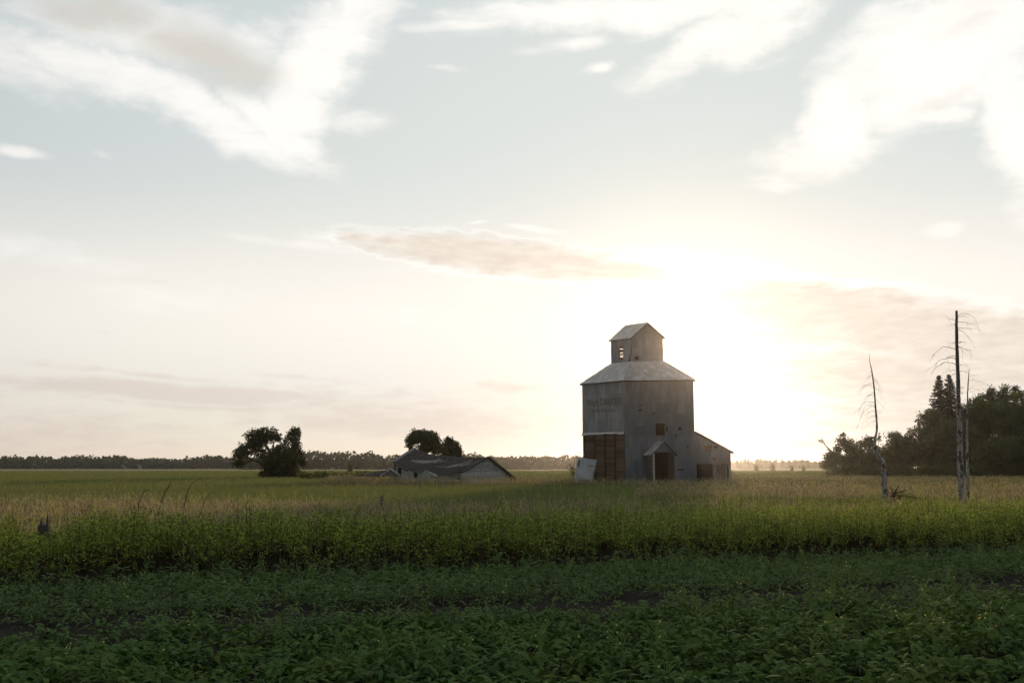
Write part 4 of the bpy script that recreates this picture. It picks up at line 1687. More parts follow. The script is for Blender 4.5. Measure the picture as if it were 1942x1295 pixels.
for a, b in (((721, 902, 115.6), (739, 891, 117.6)), ((741, 889.6, 117.6), (759.5, 902, 114.8))):
    mb = MB()
    mb.tube([P(*a), P(*b)], 0.07, 4)
    mb.obj('rafter', M['trim'], house)
mb = MB()
q = [P(676, 901, 118), P(716, 893.5, 121), P(742, 889.5, 120), P(715, 901, 117)]
mb.prism(q, Vector((0, 0, 1)), -0.12)
mb.obj('fallen_roof_section', M['shingle'], house)
for k in range(16):
    px = rng.uniform(684, 738)
    a = P(px, rng.uniform(896, 901), 115.8)
    mb = MB()
    d_ = Vector((rng.uniform(-.6, .6), rng.uniform(-.3, .3), rng.uniform(-.05, .3)))
    mb.prism([a, a + d_, a + d_ + Vector((0, 0, .12)), a + Vector((0, 0, .12))], Vector((0, 1, 0)), 0.03)
    mb.obj('broken_board', M['greywood'], house)

# ------------------------------------------------------------------ trees
ORD = ['first', 'second', 'third', 'fourth', 'fifth', 'sixth', 'seventh', 'eighth', 'ninth', 'tenth', 'eleventh', 'twelfth', 'thirteenth', 'fourteenth', 'fifteenth', 'sixteenth']
def crown_quads(blobs, n, size, seed=0, hollow=0.55, flat=1.0, cl=7, clsz=0.5):
    """leaf clumps through the crown: small twig groups scattered in ellipsoids. blobs: (centre, (rx,ry,rz), weight)"""
    rr = np.random.default_rng(seed)
    wts = np.array([b[2] for b in blobs], float)
    wts /= wts.sum()
    which = rr.choice(len(blobs), n, p=wts)
    cen = np.array([list(b[0]) for b in blobs])[which]
    rad = np.array([list(b[1]) for b in blobs])[which]
    d = unit(rr.normal(0, 1, (n, 3)))
    rho = hollow + (1.04 - hollow) * rr.uniform(0, 1, n) ** 0.7
    # uneven outline: lobes
    lob = 1 + 0.22 * np.sin(d[:, 0] * 5 + which * 1.7) * np.sin(d[:, 2] * 6 + which) + rr.normal(0, 0.06, n)
    c = cen + d * rad * (rho * lob)[:, None]
    k = n * cl
    cc = np.repeat(c, cl, 0) + rr.normal(0, 1, (k, 3)) * clsz * 0.45
    a1 = unit(rr.normal(0, 1, (k, 3)))
    a2 = unit(np.cross(a1, rr.normal(0, 1, (k, 3))))
    sz = (size * rr.uniform(0.5, 1.3, k))[:, None]
    q = np.stack([cc - a1 * sz, cc - a2 * sz * .55, cc + a1 * sz, cc + a2 * sz * .55], 1).reshape(-1, 3)
    r = np.repeat(np.repeat(rr.uniform(0, 0.6, n), cl) + rr.uniform(0, 0.4, k), 4)
    return q, r


def make_tree(name, label, cat, base, limbs, blobs, n, size, mat, seed, group=None, bark=None, hollow=0.5, cl=7, clsz=0.5):
    t = empty(name, base, label, cat, group)
    mb = MB()
    for pts, rad in limbs:
        mb.tube(pts, rad, 6)
    mb.obj('trunk', bark or M['bark'], t, True)
    q, r = crown_quads(blobs, n, size, seed, hollow, cl=cl, clsz=clsz)
    q[:, 2] = np.maximum(q[:, 2], 0.02)
    quads_obj('crown', q, 0, mat, parent=t, attr=r)
    return t


def pixblob(px, py, Y, rx, ry, w=1.0, ry_depth=None):
    """crown lobe seen at (px,py); rx, ry in photo pixels at its own distance"""
    k = Y / FPX
    return (P(px, py, Y), (rx * k, ry_depth or rx * k * 0.9, ry * k), w * rx * ry / 400)


# spreading oak left of the collapsed house
YO = 165
ob = [pixblob(*a) for a in (
    (488, 832, YO, 22, 17, 1.2), (507, 824, YO, 20, 12, 1.1), (524, 831, YO, 14, 8, .8), (470, 852, YO, 22, 12, 1), (456, 862, YO - 2, 15, 9, 1), (453, 880, YO - 1, 10, 6, 1),
    (462, 875, YO, 9, 6, .9), (560, 818, YO + 1, 10, 8, 1.1), (553, 831, YO + 1, 14, 11, 1), (561, 846, YO, 9, 12, .9), (553, 856, YO, 12, 9, .7), (540, 842, YO, 8, 7, .5),
    (499, 862, YO, 20, 9, .7), (529, 858, YO - 2, 20, 14, 1.4), (520, 878, YO - 3, 21, 17, 1.6), (546, 873, YO - 3, 21, 18, 1.7), (534, 888, YO - 3, 30, 10, 1.3), (508, 880, YO - 2, 12, 12, 0.9), (571, 868, YO, 9, 13, 1), (575, 878, YO, 6, 9, .8), (492, 850, YO, 12, 10, .7),
    (565, 860, YO, 9, 8, .8), (530, 897, YO - 2, 30, 11, 3.0), (507, 899, YO - 1, 16, 8, 1.0), (556, 899, YO - 1, 16, 8, 1.0), (566, 826, YO, 5, 13, .6))]
ob_b = Vector((P(527, 898, YO).x, YO, 0))
ol = [([ob_b, P(525, 880, YO), P(515, 862, YO), P(505, 845, YO), P(498, 830, YO)], [.5, .42, .3, .2, .08]),
      ([P(515, 862, YO), P(519, 848, YO), P(518, 838, YO)], [.2, .14, .06]),
      ([P(525, 885, YO), P(500, 879, YO), P(480, 872, YO), P(462, 866, YO)], [.35, .22, .15, .05]),
      ([P(480, 872, YO), P(462, 880, YO), P(452, 883, YO)], [.14, .09, .04]), ([P(453, 884, YO), P(453, 892, YO)], [.05, .03]),
      ([P(530, 885, YO), P(545, 868, YO), P(556, 850, YO), P(560, 832, YO), P(561, 815, YO)], [.35, .25, .18, .12, .05]),
      ([P(545, 868, YO), P(566, 868, YO)], [.15, .05]), ([P(556, 850, YO), P(548, 838, YO)], [.1, .04]),
      ([P(515, 862, YO), P(490, 852, YO), P(472, 850, YO)], [.2, .14, .05])]
make_tree('oak_tree', 'spreading dark tree with gapped crown and bushy base left of the collapsed house', 'tree', ob_b, ol, ob, 2500, 0.20, M['oak'], 3, hollow=0.35, cl=9, clsz=0.42)

# two trees behind the collapsed house
YT = 142
tb = Vector((P(812, 890, YT).x, YT, 0))
bl = [pixblob(*a) for a in ((797, 829, YT, 22, 11, 1), (818, 835, YT, 16, 14, 1), (783, 836, YT, 14, 9, .9), (776, 845, YT, 8, 4, .6), (808, 848, YT, 18, 9, .9), (827, 852, YT, 11, 10, .8), (802, 822, YT, 16, 5, .8), (786, 824, YT, 10, 5, .6), (778, 850, YT, 4, 4, .5))]
tl = [([tb, P(811, 870, YT), P(805, 855, YT), P(798, 838, YT)], [.3, .25, .15, .06]), ([P(808, 862, YT), P(790, 848, YT), P(780, 840, YT)], [.13, .08, .04]), ([P(808, 862, YT), P(820, 845, YT), P(822, 833, YT)], [.13, .08, .04])]
make_tree('round_tree', 'wide topped leafy tree rising behind the high end of the collapsed roof', 'tree', tb, tl, bl, 1250, 0.17, M['oak'], 5, 'trees behind the collapsed house', hollow=.2, cl=7, clsz=.34)
YT2 = 138
tb = Vector((P(853, 890, YT2).x, YT2, 0))
bl = [pixblob(*a) for a in ((852, 840, YT2, 11, 10, 1), (860, 848, YT2, 13, 10, 1), (847, 856, YT2, 13, 9, 1), (866, 858, YT2, 11, 8, 1), (836, 850, YT2, 8, 9, .6), (850, 834, YT2, 4, 5, .5), (870, 864, YT2, 8, 5, .8), (852, 866, YT2, 22, 5, 1.2))]
tl = [([tb, P(853, 872, YT2), P(852, 858, YT2), P(851, 842, YT2)], [.25, .2, .12, .05]), ([P(853, 868, YT2), P(864, 855, YT2)], [.1, .04]), ([P(853, 868, YT2), P(840, 856, YT2)], [.1, .04])]
make_tree('round_tree', 'smaller pointed leafy tree behind the middle of the collapsed roof', 'tree', tb, tl, bl, 850, 0.16, M['oak'], 6, 'trees behind the collapsed house', hollow=.2, cl=7, clsz=.32)

# hedge of low brush between oak and house, and little bushes
for i, (px, w_, h_, Y, lab) in enumerate(((600, 32, 5.5, 150, 'low brush just right of the spreading tree'), (648, 26, 4.5, 148, 'low brush midway between spreading tree and collapsed house'), (690, 26, 4, 146, 'low brush touching the left end of the collapsed house'))):
    b_ = Vector((P(px, 890, Y).x, Y, 0))
    k = Y / FPX
    bl = [(b_ + Vector((rng.uniform(-w_, w_) * k, rng.uniform(-1, 1), 0.5 + rng.uniform(0, .3))), (w_ * k * .35, 1.0, h_ * k * rng.uniform(1.0, 1.6)), 1) for _ in range(9)]
    make_tree('brush', 'dark green ' + lab, 'bush', b_, [([b_, b_ + Vector((0, 0, .8))], [.05, .02])], bl, 360, 0.13, M['tree'], 20 + i, 'low brush left of the collapsed house', cl=6, clsz=.3)
EXB = [(664, 881.5, 300, 4, 'tiny dark bush in the far field left of the collapsed house'),
       (1434.5, 884.5, 420, 3.5, 'small hazy bush in the far field, nearest the grain elevator shed'), (1465, 882.5, 430, 5, 'largest small hazy bush in the glowing far field right of the grain elevator'),
       (1502, 886, 430, 2.2, 'tiny hazy bush in the far field right of the larger one'), (1524, 886, 430, 2.6, 'tiny low hazy bush in the far field closest to the grove')]
for i, (px, py, Y, r_, lab) in enumerate(EXB):
    k = Y / FPX
    b_ = Vector((P(px, py, Y).x, Y, 0))
    top = max(0.8, P(px, py - r_, Y).z)
    bl = [(b_ + Vector((0, 0, top * .5)), (r_ * k, r_ * k, top * .55), 1)]
    make_tree('field_bush', lab, 'bush', b_, [([b_, b_ + Vector((0, 0, top * .6))], [.08, .03])], bl, 90, .22, M['tree'], 60 + i, 'small bushes in the far fields', hollow=.2, cl=6, clsz=.45)
# sapling beside the leaning hopper
b_ = Vector((P(1086, 905, 119).x, 119, 0))
bl = [pixblob(1086, 893, 119, 8, 9, 1), pixblob(1082, 880, 119, 5, 6, .3), pixblob(1094, 866, 119, 4, 5, .25), pixblob(1098, 862, 119, 3, 4, .2)]
make_tree('sapling', 'thin leafy sapling behind the tilted metal hopper', 'shrub', b_, [([b_, P(1087, 885, 119), P(1094, 864, 119)], [.04, .03, .012]), ([P(1087, 890, 119), P(1080, 876, 119)], [.025, .01])], bl, 75, .09, M['tree'], 70, hollow=.1, cl=4, clsz=.35)


# the grove at the right
def gtree(name, lab, blobs, base_px, Y, n, mat, seed, top, size=.26, hollow=.45, extra=(), cl=8, clsz=.6):
    b_ = Vector((P(base_px, 890, Y).x, Y, 0))
    tp = P(base_px, top, Y)
    limbs = [([b_, b_ * .6 + tp * .4, tp], [.35, .25, .06])]
    rr = random.Random(seed)
    for (c, r_, w_) in blobs:
        s0 = b_.lerp(tp, rr.uniform(.15, .4))
        limbs.append(([s0, s0.lerp(c, .6) + Vector((0, 0, -.3)), Vector(c)], [.14, .09, .03]))
    limbs += list(extra)
    return make_tree(name, lab, 'tree', b_, limbs, blobs, n, size, mat, seed, 'trees of the grove at the right edge', hollow=hollow, cl=cl, clsz=clsz)


def pb(Y, *lst):
    return [pixblob(px, py, Y, rx, ry, w) for (px, py, rx, ry, w) in lst]


Yg = 185
gtree('grove_tree', 'leftmost leafy tree of the grove, with one bare arched branch tipped by a leaf tuft',
      pb(Yg, (1580, 868, 17, 13, 1), (1572, 882, 14, 8, 1), (1600, 838, 14, 9, .6), (1612, 848, 16, 10, .7), (1590, 852, 10, 8, .5), (1625, 858, 18, 12, .7), (1608, 872, 20, 10, 1), (1635, 842, 10, 7, .5), (1556, 833, 6, 5, .15), (1598, 826, 10, 4, .3), (1650, 835, 10, 8, .4)),
      1612, Yg, 1500, M['tree'], 101, 852, .19, hollow=.1, cl=6, clsz=.5, extra=[([P(1600, 882, Yg), P(1580, 858, Yg), P(1566, 845, Yg), P(1560, 834, Yg)], [.2, .12, .08, .04]), ([P(1604, 880, Yg), P(1592, 862, Yg), P(1585, 845, Yg)], [.2, .12, .05])])
gtree('grove_tree', 'open leafy grove tree with sky between its branches behind the crooked snag',
      pb(190, (1652, 848, 16, 12, .7), (1640, 870, 20, 13, 1.2), (1660, 872, 18, 13, 1.4), (1668, 830, 7, 7, .4), (1660, 858, 14, 10, .7), (1645, 838, 10, 8, .5), (1622, 882, 20, 8, 1.2)),
      1655, 190, 1300, M['tree'], 102, 850, .19, hollow=.15, cl=6, clsz=.5)
gtree('grove_tree', 'dense round dark tree of the grove between the crooked snag and the birch stub',
      pb(196, (1697, 830, 14, 9, 1), (1706, 848, 22, 15, 1.4), (1690, 866, 24, 20, 2), (1722, 842, 16, 18, 1), (1715, 870, 24, 18, 2), (1730, 822, 10, 10, .7)),
      1706, 196, 1700, M['tree'], 103, 845, .22, cl=8)
gtree('grove_tree', 'loose leafy tree of the grove on the left flank of the paired spruces',
      pb(200, (1757, 790, 14, 9, .8), (1768, 800, 18, 14, 1), (1750, 815, 12, 12, .7), (1742, 800, 6, 6, .4), (1762, 830, 22, 18, 1.4), (1752, 860, 26, 26, 2.5), (1782, 795, 10, 10, .6), (1770, 782, 12, 7, .5)),
      1760, 200, 1800, M['tree'], 104, 800, .22, hollow=.3)
gtree('grove_tree', 'broad dark tree standing low in front of the paired spruces',
      pb(192, (1790, 850, 30, 34, 3), (1810, 820, 24, 24, 2), (1785, 880, 30, 12, 2), (1830, 850, 24, 38, 2.6)),
      1800, 192, 2200, M['tree'], 105, 820, .26)
gtree('grove_tree', 'bright green leafy tree right of the thin white stem',
      pb(204, (1850, 770, 18, 16, 1), (1862, 800, 24, 24, 1.8), (1880, 780, 22, 16, 1.3), (1855, 840, 30, 30, 2.5), (1875, 870, 32, 22, 2.4), (1842, 790, 10, 12, .6)),
      1862, 204, 2600, M['poplar'], 106, 790, .25)
gtree('grove_tree', 'tall leafy tree with pointed leafy tops behind the bright green tree',
      pb(222, (1882, 742, 9, 9, .9), (1878, 756, 13, 12, 1), (1906, 738, 9, 8, .9), (1903, 754, 14, 13, 1.1), (1862, 752, 10, 8, .7), (1857, 766, 13, 12, .9), (1925, 738, 9, 8, .9), (1926, 752, 13, 13, 1), (1890, 776, 40, 16, 2.4), (1900, 800, 40, 26, 2)),
      1892, 222, 2700, M['poplar'], 107, 755, .22, hollow=.25)
gtree('grove_tree', 'large leafy tree cut by the right edge of the view, with pale top leaves',
      pb(200, (1940, 752, 18, 14, 1.2), (1925, 790, 30, 22, 2), (1960, 790, 30, 30, 3), (1930, 830, 34, 34, 3.6), (1965, 860, 40, 34, 4), (1915, 866, 30, 28, 3)),
      1938, 200, 3800, M['poplar'], 108, 780, .25)
gtree('grove_tree', 'low dark leafy tree filling the foot of the grove near the right edge',
      pb(182, (1885, 868, 34, 24, 3), (1930, 862, 34, 28, 3), (1970, 858, 30, 30, 3)),
      1915, 182, 2600, M['tree'], 109, 850, .26)
gtree('grove_tree', 'leafy tree of the grove wholly behind the right edge trees', pb(215, (2010, 770, 50, 40, 4), (2020, 840, 50, 50, 6)), 2012, 215, 2600, M['tree'], 110, 780, .34)
gtree('grove_tree', 'dark leafy tree of the grove seen between birch snag and thin stem',
      pb(208, (1828, 780, 14, 10, .8), (1820, 800, 22, 20, 1.6), (1838, 815, 18, 24, 1.6)), 1828, 208, 1500, M['tree'], 111, 795, .22)
# undergrowth along the foot of the grove
for i, px in enumerate(range(1600, 2010, 42)):
    Y = 178 + (i % 3) * 2
    b_ = Vector((P(px, 890, Y).x, Y, 0))
    k = Y / FPX
    bl = [(b_ + Vector((rng.uniform(-20, 20) * k, rng.uniform(-1, 1), 0.9)), (16 * k, 1.5, rng.uniform(10, 18) * k), 1) for _ in range(4)]
    make_tree('undergrowth', '%s dark leafy shrub from the left along the foot of the grove' % ORD[i], 'bush', b_, [([b_, b_ + Vector((0, 0, 1.2))], [.05, .02])], bl, 420, .2, M['tree'], 130 + i, 'shrubs along the foot of the grove', cl=7, clsz=.5)


def spruce(px, top, Y, wpx, lab, seed, x2=None):
    rr = np.random.default_rng(seed)
    b_ = Vector((P(px, 890, Y).x, Y, 0))
    tp = P(px, top, Y)
    Ht = tp.z
    rad = wpx * Y / FPX
    t = empty('spruce_tree', b_, lab, 'tree', 'paired spruces in the grove')
    mb = MB()
    mb.tube([b_, Vector((b_.x, Y, Ht))], [.3, .02], 6)
    mb.obj('trunk', M['bark'], t, True)
    qs = []
    z = 1.5
    while z < Ht - .1:
        fr_ = 1 - z / Ht
        L = rad * (fr_ ** 0.8) * 1.05 + .12
        nb2 = max(8, int(15 * fr_ + 8))
        for k in range(nb2):
            a = rr.uniform(0, 6.28)
            l = L * rr.uniform(.65, 1.12)
            steps = max(3, int(l / .16))
            for s_ in range(steps):
                f = (s_ + 1) / steps
                c = np.array([b_.x + math.cos(a) * l * f, Y + math.sin(a) * l * f, z + .05 - l * .35 * f + l * .28 * f ** 3])
                for _ in range(3):
                    a1 = np.array([math.cos(a), math.sin(a), -.2]) + rr.normal(0, .5, 3)
                    a1 /= np.linalg.norm(a1)
                    a2 = np.cross(a1, rr.normal(0, 1, 3)); a2 /= np.linalg.norm(a2)
                    sz = .22
                    cc = c + rr.normal(0, .06, 3) + np.array([0, 0, -.08])
                    qs.append([cc - a1 * sz, cc - a2 * sz * .35, cc + a1 * sz, cc + a2 * sz * .35])
        z += .28 + .18 * fr_
    q = np.array(qs).reshape(-1, 3)
    quads_obj('crown', q, 0, M['spruce'], parent=t, attr=np.repeat(rr.uniform(0, 1, len(q) // 4), 4))


spruce(1789.5, 711.5, 205, 50, 'left one of two pointed dark spruces behind the tall birch snag', 201)
spruce(1808.5, 709.5, 206, 46, 'right one of two pointed dark spruces, its crown touching the tall birch snag', 202)

# ------------------------------------------------------------------ far wood, one mass along the horizon
def far_wood(name, label, px0, px1, Y, prof, seed, dens=1.0, sz=1.3):
    rr = np.random.default_rng(seed)
    k = Y / FPX
    qs, rs = [], []
    px = px0
    while px < px1:
        top = prof(px) + rr.normal(0, 1.5)
        zt = max(3.0, P(px, top, Y).z)
        c = P(px, 884, Y + rr.uniform(-30, 30))
        rx = rr.uniform(4.5, 9) * k
        n = int(60 * dens)
        d = unit(rr.normal(0, 1, (n, 3)))
        lo_z = 0.0
        cen = np.array([c.x, c.y, zt * .55])
        p = cen + d * np.array([rx, rx * .8, zt * .47]) * (0.75 + .3 * rr.uniform(0, 1, n))[:, None]
        p = np.concatenate([p, np.stack([c.x + rr.uniform(-rx, rx, n // 2), np.full(n // 2, c.y) + rr.uniform(-3, 3, n // 2), rr.uniform(0, zt * .5, n // 2)], 1)])
        m_ = len(p)
        a1 = unit(rr.normal(0, 1, (m_, 3)))
        a2 = unit(np.cross(a1, rr.normal(0, 1, (m_, 3))))
        s_ = (sz * rr.uniform(.6, 1.5, m_))[:, None] * (Y / 1000)
        qs.append(np.stack([p - a1 * s_, p - a2 * s_ * .7, p + a1 * s_, p + a2 * s_ * .7], 1).reshape(-1, 3))
        rs.append(np.repeat(rr.uniform(0, 1, m_), 4))
        px += rr.uniform(2.2, 4.5)
    q = np.concatenate(qs)
    q[:, 2] = np.maximum(q[:, 2], 0.05)
    o = quads_obj(name, q, 0, M['far'], attr=np.concatenate(rs))
    tag(o, label, 'wood', kind='stuff')


def prof_left(px):
    pts = [(-200, 868), (0, 868), (14, 866), (35, 867), (45, 872), (65, 866), (95, 867), (108, 873), (120, 867), (160, 865), (175, 869), (215, 866), (240, 867), (262, 871), (300, 870), (330, 872), (360, 869), (385, 866), (410, 865), (430, 867), (445, 869), (520, 866), (575, 858), (590, 857), (605, 856), (620, 860), (650, 859), (668, 858), (680, 860), (700, 858), (715, 864), (733, 866), (745, 862), (760, 863), (860, 864), (900, 861), (925, 868), (935, 866), (960, 868), (1000, 867), (1090, 866), (1120, 866)]
    for i in range(len(pts) - 1):
        if pts[i][0] <= px <= pts[i + 1][0]:
            return lerp(pts[i][1], pts[i + 1][1], (px - pts[i][0]) / (pts[i + 1][0] - pts[i][0]))
    return 868


far_wood('distant_wood', 'hazy dark distant wood along the horizon at the left', -200, 470, 950, prof_left, 301, 1.1)
far_wood('distant_wood', 'hazy brownish distant wood behind the collapsed house', 460, 1180, 760, prof_left, 302, 1.1)
far_wood('distant_wood', 'glowing hazy distant wood between grain elevator and grove', 1330, 1700, 1250, lambda px: 876 + 2 * math.sin(px * .09), 303, 1.0, 1.2)
# a loose rank of slim tall trees in the glow
for i, (px, top, w_) in enumerate(((1399, 872, 2.5), (1405, 873, 2), (1413, 868.5, 3.5), (1420, 868.5, 3.5), (1436, 869, 3.5), (1444, 869, 4), (1452, 870, 4), (1462, 871.5, 4), (1471, 869.5, 4), (1484, 870.5, 4.5), (1497, 872, 4), (1508, 870, 4), (1519, 871, 4.5), (1532, 874, 5), (1546, 874, 5), (1556, 875, 4))):
    Y = 1000 + (i % 3) * 15
    b_ = Vector((P(px, 884, Y).x, Y, 0))
    zt = P(px, top, Y).z
    k = Y / FPX
    bl = [(b_ + Vector((rng.uniform(-.5, .5), 0, zt * .72)), (w_ * k, w_ * k, zt * .3), 1), (b_ + Vector((0, 0, zt * .4)), (w_ * k * .8, w_ * k, zt * .25), .35)]
    make_tree('slim_tree', '%s slim hazy tree counting right from the grain elevator on the glowing horizon' % ORD[i], 'tree', b_, [([b_, b_ + Vector((0, 0, zt * .9))], [.35, .1])], bl, 80, .7, M['far'], 330 + i, 'hazy slim trees on the horizon', hollow=.1, cl=3, clsz=.9)
# two pointed trees and two pale farm buildings in the far left wood
for i, (px, top) in enumerate(((178, 867), (181.5, 864.5), (186, 868))):
    Y = 930
    b_ = Vector((P(px, 884, Y).x, Y, 0))
    zt = P(px, top, Y).z
    bl = [(b_ + Vector((0, 0, zt * f)), (1.6 * (1.15 - f) + .3, 1.6 * (1.15 - f) + .3, zt * .1), 1) for f in (.3, .45, .6, .75, .9)]
    make_tree('pointed_tree', ['first', 'tallest middle', 'third'][i] + ' of three tiny pointed trees in the distant wood at the left', 'tree', b_, [([b_, b_ + Vector((0, 0, zt))], [.2, .05])], bl, 70, .4, M['far'], 350 + i, 'pointed trees on the horizon', cl=3, clsz=.4)
for i, (px, py, w_) in enumerate(((232, 881.5, 3.5), (262, 878.5, 2.4))):
    Y = 880
    c = P(px, py, Y)
    k = Y / FPX
    t = empty('farm_building', (c.x, Y, 0), ['low pale farm building', 'small pale upright farm building'][i] + ' at the foot of the distant wood on the left', 'farm building')
    mb = MB()
    hw, hh = w_ * k * .8, 1.9 + .5 * i
    mb.box((c.x - hw, Y, 0), (c.x + hw, Y + 6, hh))
    mb.obj('wall', M['greywood'], t)
    mb = MB()
    mb.prism([Vector((c.x - hw - .3, Y - .3, hh)), Vector((c.x + hw + .3, Y - .3, hh)), Vector((c.x + hw, Y + 3, hh + 1.6)), Vector((c.x - hw, Y + 3, hh + 1.6))], Vector((0, 0, 1)), .15)
    mb.prism([Vector((c.x - hw, Y + 3, hh + 1.6)), Vector((c.x + hw, Y + 3, hh + 1.6)), Vector((c.x + hw + .3, Y + 6.3, hh)), Vector((c.x - hw - .3, Y + 6.3, hh))], Vector((0, 0, 1)), .15)
    mb.obj('roof', M['greywood'], t)
    mb = MB()
    mb.box((c.x - .6, Y - .06, 0.3), (c.x + .6, Y - .02, 2.1))
    mb.obj('door', M['post'], t)


# ------------------------------------------------------------------ dead trees
def arc(p0, p1, sag, n=6):
    """branch from p0 to p1 arching upwards (sag > 0) or drooping"""
    out = []
    for i in range(n + 1):
        t = i / n
        out.append(p0.lerp(p1, t) + Vector((0, 0, sag * 4 * t * (1 - t))))
    return out


def snag(label, pts, radii, Y, branches, bark, group, k_=8):
    w = [P(px, py, Y) for px, py in pts]
    base = Vector((w[0].x, Y, 0))
    w = [base] + w
    radii = [radii[0] * 1.15] + list(radii)
    t = empty('dead_tree', base, label, 'dead tree', group)
    # smooth resample with small wobble
    mb = MB()
    pts3, rad3 = [], []
    for i in range(len(w) - 1):
        for s in range(3):
            f = s / 3
            pts3.append(w[i].lerp(w[i + 1], f) + Vector((rng.normal(), rng.normal(), 0)) * radii[i] * .08)
            rad3.append(lerp(radii[i], radii[i + 1], f) * rng.uniform(.93, 1.07))
    pts3.append(w[-1]); rad3.append(radii[-1])
    mb.tube(pts3, rad3, k_)
    mb.obj('trunk', bark, t, True)
    kk_ = Y / FPX
    for (x0, y0, x1, y1, up, r_) in branches:
        dy = rng.uniform(-1, 1) * abs(x1 - x0) * kk_ * .5
        a = P(x0, y0, Y)
        b = P(x1, y1, Y)
        b = P(x1, y1, Y + dy)
        mb = MB()
        ar = arc(a, b, up * kk_ * rng.uniform(.5, 1.1), 8)
        n = len(ar)
        ar = [p + Vector((rng.normal(), rng.normal(), rng.normal())) * .028 * (i > 0) for i, p in enumerate(ar)]
        r_ = r_ * .8
        mb.tube(ar, [r_ * (1 - .75 * i / (n - 1)) for i in range(n)], 5)
        # fine twigs
        for q in range(int(rng.integers(2, 6))):
            s = int(rng.integers(2, n))
            p = ar[s]
            d = (ar[s] - ar[s - 1]).normalized()
            l = rng.uniform(.12, .4)
            e_ = p + d * l + Vector((rng.normal() * .08, rng.normal() * .1, -l * rng.uniform(.1, .7)))
            mb.tube([p, p.lerp(e_, .5) + Vector((0, 0, .02)), e_], [r_ * .35, r_ * .28, r_ * .15], 4)
        mb.obj('branch', M['twig'], t)
    return t


X6 = lambda x, y: (1540 + x / 3.408, 570 + y / 3.408)
def br(lst, r_=.013):
    out = []
    for it in lst:
        x0, y0, x1, y1, up = it[:5]
        a, b = X6(x0, y0), X6(x1, y1)
        out.append((a[0], a[1], b[0], b[1], up, it[5] if len(it) > 5 else r_))
    return out


YS = 41.0
snag('tall straight birch snag with peeling white lower bark and broken top', [X6(965, 1240), X6(960, 1050), X6(955, 900), X6(952, 780), X6(948, 680), X6(942, 480), X6(938, 330), X6(933, 200), X6(934, 66)],
     [.125, .12, .11, .10, .085, .075, .066, .06, .05], YS,
     br([(940, 100, 1070, 150, 10), (940, 137, 1080, 178, 6), (940, 180, 1090, 200, 5), (942, 193, 1040, 280, 10), (940, 110, 1010, 105, 1), (945, 272, 1000, 270, 1), (945, 303, 1025, 328, 4),
         (942, 290, 980, 340, 2), (945, 420, 980, 415, 1), (948, 455, 1010, 480, 4), (955, 575, 985, 560, 1), (955, 590, 975, 610, 1), (930, 130, 873, 122, 2), (930, 150, 890, 165, 3),
         (925, 312, 770, 357, 9, .018), (925, 275, 900, 272, 0), (930, 358, 870, 375, 4), (932, 380, 760, 440, 10, .02), (932, 415, 765, 470, 12, .018), (935, 455, 835, 480, 4), (935, 470, 790, 585, 10),
         (936, 520, 870, 560, 3), (942, 705, 840, 700, 4, .016), (945, 785, 800, 795, 6, .016), (945, 795, 870, 775, 0), (948, 868, 915, 858, 0, .018), (950, 890, 918, 885, 0), (948, 972, 865, 980, 3),
         (950, 1030, 905, 1000, 1), (952, 1090, 880, 1110, 3), (952, 1120, 900, 1090, 0), (955, 1150, 905, 1170, 2), (965, 1180, 990, 1160, 0)]),
     M['birch'], 'dead snags in the meadow at the right')
snag('crooked dead tree with an S bend in its trunk, leftmost of the snags', [X6(470, 1245), X6(466, 1160), X6(464, 1090), X6(455, 1035), X6(425, 1003), X6(405, 965), X6(402, 930), X6(409, 890), X6(418, 850), X6(420, 800), X6(411, 700), X6(401, 560), X6(386, 450), X6(372, 390), X6(369, 345)],
     [.115, .11, .10, .10, .10, .085, .07, .055, .045, .04, .036, .03, .023, .012, .005], YS + 1,
     br([(390, 480, 360, 505, 1, .009), (385, 450, 365, 520, 1, .008), (395, 535, 290, 605, 6, .009), (398, 560, 300, 580, 8, .009), (402, 600, 300, 710, 10, .010), (404, 620, 330, 650, 6, .009), (406, 660, 270, 745, 14, .011), (408, 680, 310, 740, 10, .009),
         (410, 690, 298, 800, 16, .012), (412, 720, 330, 790, 9, .010), (412, 750, 345, 790, 5, .009), (414, 780, 360, 800, 4, .009), (398, 500, 455, 590, 6, .008), (402, 560, 440, 600, 3, .008), (407, 640, 460, 690, 4, .008), (411, 700, 440, 730, 2, .008), (400, 530, 425, 520, 1, .008),
         (412, 880, 350, 960, 10, .02), (405, 900, 335, 1050, 18, .012), (455, 1090, 400, 1180, 5, .014), (460, 1110, 375, 1200, 6, .014), (462, 1130, 420, 1240, 2, .012), (462, 1120, 500, 1170, 3, .012), (465, 1150, 520, 1210, 4, .012), (462, 1080, 430, 1050, 0, .014), (465, 1170, 400, 1230, 3, .013), (466, 1190, 530, 1245, 4, .012), (463, 1060, 395, 1075, 3, .012)]),
     M['birch'], 'dead snags in the meadow at the right')
